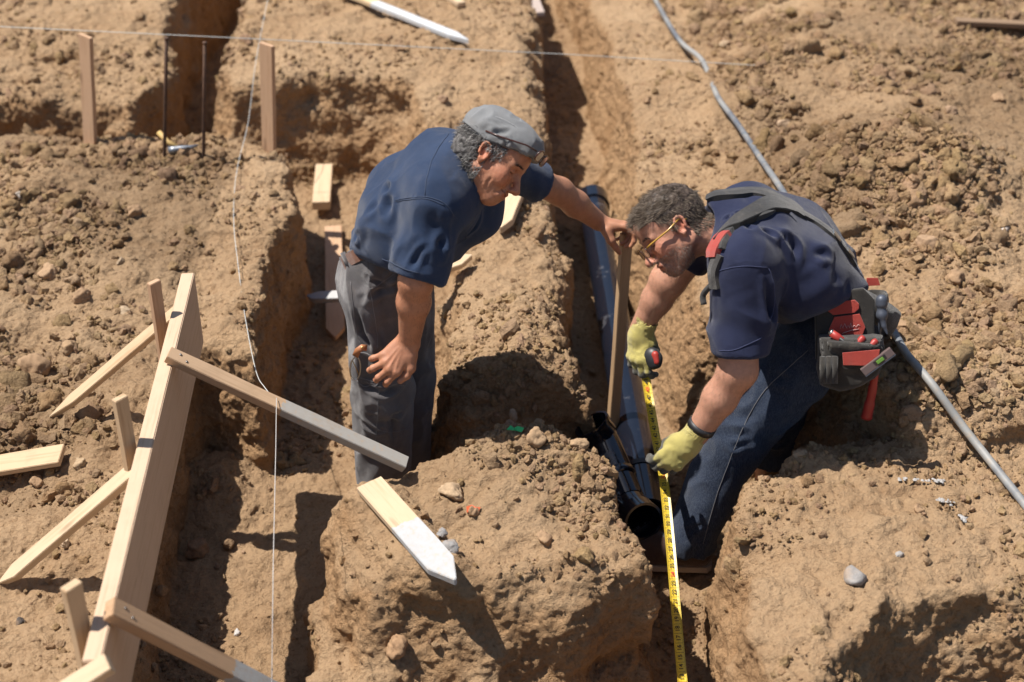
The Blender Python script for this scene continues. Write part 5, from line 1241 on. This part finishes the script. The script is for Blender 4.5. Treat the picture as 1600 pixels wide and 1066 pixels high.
# ---- far stakes and bars
g2 = 'survey stakes at the far left trench'
stake(134, 56, at(130, 205, 5.42).x, 5.42, .066, .019, W_red, 'tall reddish stake at the upper left, nearest the photo edge', -.6, zb=-.2, lean=(at(134, 56, 5.42).x - at(130, 205, 5.42).x, 0), group=g2)
stake(417, 69, at(414, 218, 5.32).x, 5.32, .066, .019, W_red, 'tall reddish stake to the left of the cap, beside the loose string', -.6, zb=-.2, lean=(at(417, 69, 5.32).x - at(414, 218, 5.32).x, 0), group=g2)
rust = mat('rusty_steel', (.075, .045, .032), .8, .3); _g = G(rust); _g.out(_g.ramp(_g.noise(_g.coord(), 60, 5, .7), [(.3, (.045, .028, .022)), (.7, (.14, .075, .045))]))
for (x0, y0, x1, y1, lb) in ((260, 59, 257, 245, 'rusty steel bar standing behind the hammer, the taller of two'), (320, 66, 318, 248, 'rusty steel bar standing to the right of the hammer')):
    p = onz(x1, y1, 0.01); q = at(x0, y0, p.y); e = tag(empty('rebar', p), lb, 'steel bar', 'steel bars by the far trench')
    pts = [Vector((0, 0, -.12)), Vector((0, 0, 0)), (q - p) * .5, (q - p) * .985]; tube('shaft', pts, .0072, rust, e, sides=10)
    tube('mushroomed_end', [(q - p) * .98, (q - p)], [.0075, .0095], rust, e, sides=10)
# ---- loose stakes lying about
W_tipw = wood_mat('stake_white_tip', (.56, .42, .28), (.46, .33, .20), paint=(.20, WHITE), dirt=.15)
W_tipg = wood_mat('stake_grey_tip', (.62, .48, .30), (.52, .37, .22), paint=(.50, (.52, .55, .58)), dirt=.2)
lying('pointed_stake', onz(577, 757, .055), onz(713, 910, .058), .075, .020, W_tipw, 'pale stake with a white painted point lying on the near mound', 'stake', up=(-.05, -.12, 1), tip=.075, seed=11)
lying('pointed_stake', hit(818, 290, .05), hit(783, 378, .045), .066, .024, W_pale, 'pale pointed stake resting on the bank below the outstretched arm', 'stake', up=(-.25, -.45, .85), tip=.06, lay=True, seed=12)
lying('pointed_stake', at(640, 431, 4.25), at(738, 401, 4.33), .062, .022, W_pale, 'pale stake sticking out behind the navy shirt', 'stake', up=(-.1, -.3, .95), tip=.05, seed=13)
lying('pointed_stake', at(562, 462, 4.55), hit(483, 491, .04), .050, .022, wood_mat('stake_half_grey', (.66, .50, .32), (.55, .4, .24), paint=(.09, (.42, .42, .42)), dirt=.2), 'short grey pointed stake crossing the dark board in the left trench', 'stake', up=(0, -.3, 1), tip=.06, seed=14)
lying('board', hit(521, 362, .012), hit(525, 536, .012), .072, .019, W_red, 'brown board lying on the floor of the left trench', up=(0, 0, 1), tip=.06, lay=True, seed=15)
lying('board', onz(507, 262, -.33), onz(502, 322, -.33), .075, .038, W_pale, 'thick sawn board end at the back of the left trench', up=(0, 0, 1), seed=16)
lying('pointed_stake', hit(500, -16, .03), hit(733, 76, .02), .052, .022, W_tipg, 'long stake with a pale grey point lying at the top of the photo', 'stake', up=(0, -.1, 1), tip=.12, lay=True, seed=17)
lying('wood_offcut', hit(680, -12, .02), hit(722, 14, .02), .045, .022, W_pale, 'small pale offcut at the top edge beside the long grey pointed stake', 'offcut', lay=True, seed=18)
lying('board', at(826, -25, 7.55), hit(843, 36, .03), .050, .020, wood_mat('pinkish_board', (.42, .34, .30), (.33, .26, .23), dirt=.3), 'greyish board end in the far end of the right trench', up=(0, -.6, .8), seed=19)
lying('board', hit(1492, 40, .02), hit(1640, 48, .02), .060, .022, W_old, 'weathered dark board lying at the upper right corner', lay=True, seed=20)
# ---- small hammer on the far bank
hmr = tag(empty('claw_hammer', hit(284, 240, .012)), 'hammer with a yellow handle lying between the two rusty bars', 'hammer'); o0 = hmr.location.copy()
tube('handle', [at(248, 207, 5.36) - o0, at(262, 222, 5.33) - o0, hit(279, 238, .022) - o0], [.0115, .0105, .009], mat('yellow_grip', (.50, .33, .12), .6), hmr)
tube('head', [hit(266, 243, .02) - o0, hit(274, 243, .022) - o0, hit(284, 241, .024) - o0, hit(298, 238, .02) - o0, hit(310, 233, .016) - o0], [.019, .016, .013, .010, .004], mat('hammer_steel', (.28, .30, .33), .4, .7), hmr)
# ---- strings
ms = mat('nylon_string', (.50, .51, .49), .7); msg = mat('green_string', (.42, .62, .50), .6)
tag(tube('string_line', [at(-90, 37.5, 5.55), at(400, 61, 5.60), at(885, 85, 5.68), at(1350, 112, 5.9), at(1700, 135, 6.1)], .0016, ms, sides=6), 'taut white string running across the whole top of the photo', 'string')
pl_ = smooth_path([at(422, -20, 6.6), at(400, 95, 5.8), at(388, 190, 5.5), hit(371, 280, .03), hit(366, 350, .02), hit(374, 430, .02), hit(385, 510, .02), at(400, 580, 3.6), at(414, 606, 3.3), at(428, 622, 3.18), at(432, 628, 3.165)], 6)
tag(tube('loose_string', pl_, .0013, ms, sides=6), 'slack white string lying down the left bank to the timber beam', 'string')
tag(tube('plumb_string', [at(432, 622, 3.150), at(431, 700, 2.95), at(427, 880, 2.55), at(424, 1120, 2.2)], .0010, mat('thin_string', (.5, .48, .46), .7), sides=5), 'thin straight string dropping from the timber beam to the bottom of the photo', 'string')
# ---- grey conduit over the right bank
cp = [(1004, -30), (1030, 28), (1062, 75), (1096, 112), (1120, 162), (1150, 216), (1188, 262), (1215, 296), (1262, 372), (1310, 440), (1352, 486), (1385, 520), (1412, 572), (1450, 622), (1500, 682), (1550, 740), (1640, 850)]
cpt = [hit(x, y, .034 if i_ < 7 else .020, 4) for i_, (x, y) in enumerate(cp)]; cpt[12].z += .02; cpt[13].z += .03
zz = [p.z for p in cpt]
for i in range(1, len(cpt) - 1): cpt[i].z = max(zz[i], .25 * zz[i - 1] + .5 * zz[i] + .25 * zz[i + 1])
cdm = mat('dusty_conduit', (.22, .235, .255), .55); g = G(cdm); v = g.coord(); n = g.noise(v, 3.2, 5, .65); n3 = g.noise(v, 45, 5, .7)
cc = g.mix(g.ramp(n, [(.42, (0, 0, 0)), (.58, (1, 1, 1))]), (.10, .115, .14), (.27, .27, .26)); cc = g.mix(g.math('MULTIPLY', g.ramp(n3, [(.5, (0, 0, 0)), (.7, (1, 1, 1))]), .5), cc, (.36, .27, .18)); g.out(cc, g.bump(n3, .3, .004))
tag(tube('conduit_pipe', smooth_path(cpt, 8), .0118, cdm, sides=14), 'long grey conduit snaking over the right bank behind the stooping man', 'pipe')
# ---- black drain pipe and fitting in the right trench
abs_ = mat('black_plastic_pipe', (.012, .012, .014), .16, spec=1.0); g = G(abs_); v = g.coord(); n = g.noise(v, 5.5, 6, .62); n4 = g.noise(v, 80, 5, .7)
dk = g.math('MULTIPLY', g.ramp(n, [(.57, (0, 0, 0)), (.61, (1, 1, 1))]), .55); dk = g.math('MAXIMUM', dk, g.math('MULTIPLY', g.ramp(n4, [(.6, (0, 0, 0)), (.75, (1, 1, 1))]), .4))
g.out(g.mix(dk, (.007, .009, .016), (.075, .075, .085)), g.bump(n4, .05, .002), g.ramp(dk, [(0, (.14, .14, .14)), (1, (.5, .5, .5))]))
def hollow(name, path, ro, ri, matl, parent, sides=40):
    """an open pipe with a wall"""
    P_ = [Vector(p) for p in path]; prof = [(p, ro) for p in P_] + [(p, ri) for p in P_[::-1]]; n = len(P_); V_ = []; ref = Vector((0, 0, 1))
    fr_ = []
    for i, p in enumerate(P_):
        t = (P_[min(i + 1, n - 1)] - P_[max(i - 1, 0)]).normalized(); a = (ref - t * ref.dot(t)).normalized(); fr_.append((a, t.cross(a)))
    for j, (p, r) in enumerate(prof):
        i = j if j < n else 2 * n - 1 - j; a, b = fr_[i]; rr = (r[i] if isinstance(r, list) else r)
        for q in range(sides): V_.append(p + (a * math.cos(2 * math.pi * q / sides) + b * math.sin(2 * math.pi * q / sides)) * rr)
    m = len(prof); F_ = [(j * sides + q, j * sides + (q + 1) % sides, ((j + 1) % m) * sides + (q + 1) % sides, ((j + 1) % m) * sides + q) for j in range(m) for q in range(sides)]
    me = bpy.data.meshes.new(name); me.from_pydata([tuple(v) for v in V_], [], F_); me.update()
    o = link(name, me, matl, parent)
    for p in me.polygons: p.use_smooth = True
    es = o.modifiers.new('edges', 'EDGE_SPLIT'); es.split_angle = R(40); return o
fa, fb_ = Vector((.345, 5.50, -.315)), Vector((.420, 3.42, -.365))
dp = tag(empty('drain_pipe'), 'long glossy black drain pipe lying in the right trench', 'pipe')
hollow('barrel', [lerp(fa, fb_, t) for t in np.linspace(0, 1, 12)], .061, .055, abs_, dp)
hollow('hub', [lerp(fa, fb_, t) for t in (.0, .04)], .069, .0615, abs_, dp)
tube('rubber_band', [lerp(fa, fb_, t) for t in (.905, .915)], .064, mat('black_rubber_band', (.015, .015, .015), .4), dp, sides=40, cap=False)
ft = tag(empty('pipe_fitting'), 'black pipe fitting with two open hubs leaning on the near mound', 'pipe fitting')
b0 = Vector(at(1006, 815, 3.28)); dirb = Vector((.27, -.86, .22)).normalized(); p1 = b0 - dirb * .10
c0 = Vector(at(924, 662, 3.62)); dirc = Vector((-.50, .10, .75)).normalized(); c1 = c0 - dirc * .07
body = [b0 - dirb * .045] + smooth_path([p1, lerp(p1, c1, .35), lerp(p1, c1, .72), c1], 6)[1:] + [c0 - dirc * .04]
hollow('sweep', body, .051, .046, abs_, ft); hollow('hub', [b0 - dirb * .055, b0 - dirb * .012, b0 - dirb * .010, b0], [.0585, .0585, .0605, .0605], [.0520, .0520, .0525, .0525], abs_, ft)
hollow('hub', [c0 - dirc * .05, c0 - dirc * .012, c0 - dirc * .01, c0], [.0585, .0585, .0600, .0600], [.052, .052, .0525, .0525], abs_, ft)
mid_ = lerp(p1, c1, .45); tube('collar', [mid_ - (c1 - p1).normalized() * .012, mid_ + (c1 - p1).normalized() * .012], .0555, abs_, ft, sides=40, cap=True)
# ---- the stake the man leans on
tp = Vector((at(979, 364, 3.895).x, 3.895, at(979, 364, 3.895).z)); bt = Vector(at(957, 672, 3.84))
tag(board('hand_stake', tp, bt + (bt - tp) * .04, .040, .020, wood_mat('hand_stake_wood', (.44, .29, .165), (.33, .21, .115), dirt=.2), up=(.55, -.84, 0), seed=30), 'upright wooden stake held at its top by the man in the cap', 'stake')
# ---- tape measure
tm_ = tag(empty('tape_measure', at(1020, 560, 3.54)), 'yellow tape measure pulled out of a black and red case over the right trench', 'tape measure'); o0 = tm_.location.copy()
cs = Sculpt((-.045, -.045, -.03), (.045, .045, .03), .003); cs.cone((-.004, .006, 0), (.004, -.002, 0), .033, .033, .02, flat=((0, 0, 1), 1.6)); cs.cone((.018, -.022, 0), (.0, -.028, 0), .012, .012, .01)
v, f = cs.mesh(); CMx = np.array([list(idir(.85, 0, .5)), list(EU), list(idir(-.5, 0, .85))]).T
link('case', mesh_np('case', v @ CMx.T * .85, f), mat('black_case', (.025, .025, .028), .45), tm_)
s_ = Sculpt((-.03, -.03, -.03), (.04, .04, .04), .003); s_.cone((.014, .012, .012), (.020, -.012, .012), .014, .011, .005, flat=((0, 0, 1), 1.3)); v, f = s_.mesh(); link('red_cover', mesh_np('red_cover', v @ CMx.T * .85, f), mat('red_cover_plastic', (.36, .035, .025), .45), tm_)
bl = smooth_path([at(1009, 588, 3.545), at(1016, 632, 3.47), at(1026, 690, 3.36), at(1036, 742, 3.24), at(1046, 836, 3.06), at(1056, 950, 2.87), at(1067, 1072, 2.70), at(1078, 1200, 2.52)], 10)
yl = mat('yellow_blade', (.72, .50, .035), .32, spec=.5); g = G(yl); n = g.noise(g.coord(), 120, 4, .7); g.out(g.mix(g.math('MULTIPLY', g.ramp(n, [(.55, (0, 0, 0)), (.75, (1, 1, 1))]), .3), (.74, .52, .04), (.5, .36, .14)))
def ribbon(pts, w_, th_, wide):
    V_ = []; cur = [(-.5, .0), (-.25, -.0022), (0, -.003), (.25, -.0022), (.5, 0)]; n = len(pts); fr_ = []
    for i, p in enumerate(pts):
        t = (pts[min(i + 1, n - 1)] - pts[max(i - 1, 0)]).normalized(); b = (wide - t * wide.dot(t)).normalized(); c = b.cross(t)
        if c.z < 0: c = -c
        fr_.append((t, b, c))
        for (a, h) in cur: V_.append(p + b * a * w_ + c * (h + th_))
        for (a, h) in cur[::-1]: V_.append(p + b * a * w_ + c * h)
    F_ = [(i * 10 + q, i * 10 + (q + 1) % 10, (i + 1) * 10 + (q + 1) % 10, (i + 1) * 10 + q) for i in range(n - 1) for q in range(10)]; F_ += [tuple(range(9, -1, -1)), tuple((n - 1) * 10 + q for q in range(10))]
    return V_, F_, fr_
wide = Vector((1, .12, 0)); blp = [p - o0 for p in bl]; V_, F_, fr_ = ribbon(blp, .0265, .0006, wide)
me = bpy.data.meshes.new('blade'); me.from_pydata([tuple(v) for v in V_], [], F_); me.update(); bld = link('blade', me, yl, tm_)
ink = mat('black_ink', (.02, .02, .02), .6); inkr = mat('red_ink', (.6, .05, .03), .6)
cum = [0]
for i in range(1, len(blp)): cum.append(cum[-1] + (blp[i] - blp[i - 1]).length)
def on_blade(s_):
    i = min(max(int(np.searchsorted(cum, s_)) - 1, 0), len(blp) - 2); u = (s_ - cum[i]) / (cum[i + 1] - cum[i])
    return blp[i].lerp(blp[i + 1], u), fr_[i]
tv, tf2 = [], []
def quad(p, b, t, w_, l_, lift=.0009):
    c = b.cross(t); c = -c if c.z < 0 else c; o = p + c * lift; k0 = len(tv)
    for a, e in ((-1, -1), (1, -1), (1, 1), (-1, 1)): tv.append(tuple(o + b * a * w_ / 2 + t * e * l_ / 2))
    tf2.append((k0, k0 + 1, k0 + 2, k0 + 3))
s0 = .004; k = 0
while s0 < cum[-1]:
    p, (t, b, c) = on_blade(s0)
    big = k % 8 == 0; ln = .026 if big else (.007 if k % 4 == 0 else .0035)
    if big: quad(p, b, t, .0245, .0009)
    else:
        quad(p + b * (.0128 - ln / 2), b, t, ln, .0006); quad(p - b * (.0128 - ln / 2), b, t, ln, .0006)
    s0 += .0254 / 8; k += 1
me = bpy.data.meshes.new('ruling'); me.from_pydata(tv, [], tf2); me.update(); link('ruling', me, ink, bld)
def text_part(txt, size, matl, parent, Mx):
    cu = bpy.data.curves.new('numeral', 'FONT'); cu.body = txt; cu.size = size; cu.align_x = 'CENTER'; cu.align_y = 'CENTER'; cu.offset = size * .012
    to = bpy.data.objects.new('numeral', cu); col.objects.link(to); dg = bpy.context.evaluated_depsgraph_get(); me = bpy.data.meshes.new_from_object(to.evaluated_get(dg)); bpy.data.objects.remove(to); bpy.data.curves.remove(cu)
    me.transform(Mx); me.name = 'numeral'; return link('numeral', me, matl, parent)
num = 49; s0 = .0167
while s0 < cum[-1] - .02 and num > 0:
    p, (t, b, c) = on_blade(s0); c = b.cross(t); c = -c if c.z < 0 else c
    xax, yax = -t, b if (-t).cross(b).dot(c) > 0 else -b
    Mx = Matrix((xax, yax, c)).transposed().to_4x4(); Mx.translation = p + c * .0012
    text_part(str(num), .0165, inkr if num % 12 == 0 else ink, bld, Mx); num -= 1; s0 += .0254
# ---- stones one can tell apart, markers, paint
def rock(px, py, size, c, label, seed, squash=(1, 1, 1), lift=.2, cat='stone', rough=.20, r=1):
    v, fa = IC[4]; r_ = np.random.RandomState(seed); n = r_.randn(9, 3); n /= np.linalg.norm(n, axis=1)[:, None]; dd = r_.uniform(.60, 1.0, 9); size *= .88
    dots = v @ n.T; rr = np.minimum(np.where(dots > .08, dd[None] / np.maximum(dots, .08), 9).min(1), 1.06)
    if rough < .05: rr = rr * 0 + 1
    rr = rr * (1 + rough * pnoise(v, .6, seed) + rough * .55 * pnoise(v, .25, seed + 1) + rough * .3 * pnoise(v, .08, seed + 2)); p = hit(px, py, 0, r)
    me = mesh_np('stone', v * rr[:, None] * np.array(squash) * size, fa); m = mat('stone_skin', c, .9, spec=.2); g = G(m); vv = g.coord((1 / size * .05,) * 3)
    nn = g.noise(vv, 30, 6, .7); cc = g.ramp(nn, [(.3, tuple(x * .7 for x in c)), (.7, tuple(min(1, x * 1.2) for x in c))]); d = g.noise(vv, 9, 4, .6); cc = g.mix(g.math('MULTIPLY', g.ramp(d, [(.45, (0, 0, 0)), (.7, (1, 1, 1))]), .6), cc, (.36, .235, .135)); g.out(cc, g.bump(nn, .6, .006))
    o = link('stone', me, m); o.location = p + Vector((0, 0, size * lift)); o.rotation_euler = (r_.uniform(-.3, .3), r_.uniform(-.3, .3), r_.uniform(0, 6)); return tag(o, label, cat)
SO = (.34, .22, .13)
for a in ((1335, 905, .034, (.27, .255, .245), 'round whitish stone on the near right mound', 41, (1.15, .9, .75), .35, 'stone', .05), (802, 664, .020, (.42, .32, .23), 'small egg shaped stone standing beside the green scrap', 42, (.7, .7, 1.35), .9, 'stone', .04),
          (708, 776, .034, (.42, .30, .19), 'tan angular stone to the right of the white painted stake', 43, (1.2, .9, .7)), (704, 858, .026, (.30, .29, .285), 'grey chunk of concrete beside the white painted point', 44, (1, .9, .7)), (690, 836, .018, (.30, .29, .285), 'small grey concrete crumb behind the larger chunk', 144, (1, .9, .7)),
          (311, 866, .045, (.24, .15, .09), 'large brown stone in the shade of the left trench', 45, (1.1, .9, .75), .45), (357, 855, .026, (.22, .14, .08), 'oval brown stone beside the large one in the left trench', 46, (1.2, .8, .7), .4), (340, 887, .012, (.25, .18, .12), 'small pebble in front of the two shaded stones', 47), (371, 991, .013, (.55, .52, .50), 'small white pebble at the edge of the sunlit strip', 48),
          (262, 922, .028, (.25, .15, .08), 'brown stone against the wall below the form board', 49), (256, 936, .020, (.28, .18, .10), 'smaller brown stone in front of the wall below the form board', 50), (102, 853, .016, (.48, .36, .24), 'pale oval pebble under the pale brace', 51, (1.3, .8, .7)),
          (32, 974, .014, (.10, .09, .085), 'dark pebble on the soil near the lower left edge', 52), (58, 757, .022, SO, 'broken lump of soil below the short flat board', 53), (125, 728, .022, (.40, .29, .18), 'angular lump beside the end of the short flat board', 54), (76, 432, .040, (.38, .25, .15), 'big brown clod on the left bank', 55, (1, .9, .85), .3), (188, 410, .017, (.36, .27, .18), 'smooth oval stone high on the left bank', 56, (1.2, .8, .7)),
          (195, 488, .024, (.40, .30, .20), 'tan oval stone left of the thin upright stake', 57, (1.25, .8, .7)), (55, 582, .055, (.34, .22, .13), 'jagged heap sized lump at the left edge', 58), (110, 548, .028, (.36, .24, .14), 'lump of dry soil above the slanting brace', 59), (130, 468, .034, SO, 'wide clod between the left stones', 60), (32, 308, .018, (.48, .42, .36), 'pale pebble at the upper left bank', 61),
          (120, 350, .024, (.38, .26, .16), 'brown clod at the top of the left bank', 62), (210, 335, .032, SO, 'squat clod on the left bank near the slack string', 63), (1225, 195, .028, (.42, .30, .20), 'tan boulder beside the conduit', 64), (1130, 72, .030, (.46, .34, .22), 'flat pale stone right of the conduit top', 65, (1.2, .9, .6)), (1485, 178, .032, (.33, .22, .14), 'brown stone at the right below the rubble ridge', 66), (1560, 158, .030, SO, 'angular clod near the right edge', 67),
          (1447, 385, .040, (.36, .24, .15), 'big angular clod on the right bank', 68), (1490, 440, .034, SO, 'cracked clod in the middle of the right bank', 69), (1300, 400, .030, SO, 'clod behind the stooping back', 70), (1568, 358, .024, (.50, .44, .38), 'white streaked stone at the right edge', 71, (1.3, .8, .6)), (1410, 515, .050, (.34, .22, .13), 'large flat clod beside the conduit bend', 72, (1.4, .9, .6)), (1250, 712, .020, (.42, .29, .18), 'flat stone on the near right corner', 73, (1.2, 1, .6)),
          (1435, 800, .016, SO, 'round clod under the white paint marks', 74), (1404, 870, .013, (.36, .34, .32), 'white painted chip on the near right mound', 75, (1.7, .8, .6)), (740, 800, .020, SO, 'tan clod above the orange scrap', 76), (840, 690, .030, (.37, .25, .15), 'domed clod on the crest of the near mound', 77), (905, 698, .026, (.37, .25, .15), 'rounded clod near the black fitting', 78), (850, 845, .022, SO, 'clod in the middle of the near mound', 79), (620, 1015, .034, (.34, .21, .12), 'dark clod low on the front of the near mound', 80), (1010, 160, .018, SO, 'stone on the right bank edge', 81), (985, 660, .02, SO, 'clod beside the drain pipe', 82)):
    rock(*a)
def scrap(name, pts, c, label, cat, px, py):
    o = Vector(hit(px, py, .012)); bm = bmesh.new(); r_ = random.Random(3)
    vs = [bm.verts.new((x, y, r_.uniform(0, .012))) for x, y in pts]; bm.faces.new(vs); bmesh.ops.triangulate(bm, faces=bm.faces); me = bpy.data.meshes.new(name); bm.to_mesh(me); bm.free()
    ob = link(name, me, mat(name + '_skin', c, .5)); ob.location = o; so_ = ob.modifiers.new('thick', 'SOLIDIFY'); so_.thickness = .0015; ob.rotation_euler = (.35, .1, 0); return tag(ob, label, cat)
scrap('plastic_scrap', [(-.024, -.004), (-.014, .010), (-.004, .003), (.006, .009), (.024, .004), (.018, -.007), (.004, -.003), (-.006, -.009)], (.03, .42, .13), 'torn scrap of bright green plastic on the crest of the near mound', 'scrap', 805, 679)
scrap('marking_flag', [(-.018, -.010), (-.020, .006), (-.006, .014), (.006, .006), (.018, .008), (.012, -.010), (.0, -.004)], (.62, .13, .05), 'crumpled orange scrap half buried in the near mound', 'scrap', 740, 804)
wp = mat('white_marking_paint', (.36, .345, .33), .9)
for i, (x0, y0, x1, y1, lb) in enumerate(((1402, 755, 1478, 757, 'longest white paint mark on the near right mound'), (1462, 784, 1492, 795, 'short white paint mark below the longest one'), (1498, 812, 1508, 818, 'tiny white paint mark beside the conduit'))):
    r_ = random.Random(i); V_, F_ = [], []
    for q in range(26 if i == 0 else 12):
        t = r_.random(); p = hit(x0 + (x1 - x0) * t + r_.uniform(-2, 2), y0 + (y1 - y0) * t + r_.uniform(-3, 3), .010); s_ = r_.uniform(.003, .008); k0 = len(V_)
        for a in range(6): V_.append((p.x + s_ * math.cos(a * 1.05) * r_.uniform(.6, 1.3), p.y + s_ * math.sin(a * 1.05) * r_.uniform(.6, 1.3), p.z + r_.uniform(-.001, .002)))
        V_.append((p.x, p.y, p.z + .004)); F_ += [(k0 + a, k0 + (a + 1) % 6, k0 + 6) for a in range(6)]
    me = bpy.data.meshes.new('paint_mark'); me.from_pydata(V_, [], F_); me.update(); tag(link('paint_mark', me, wp), lb, 'paint mark')
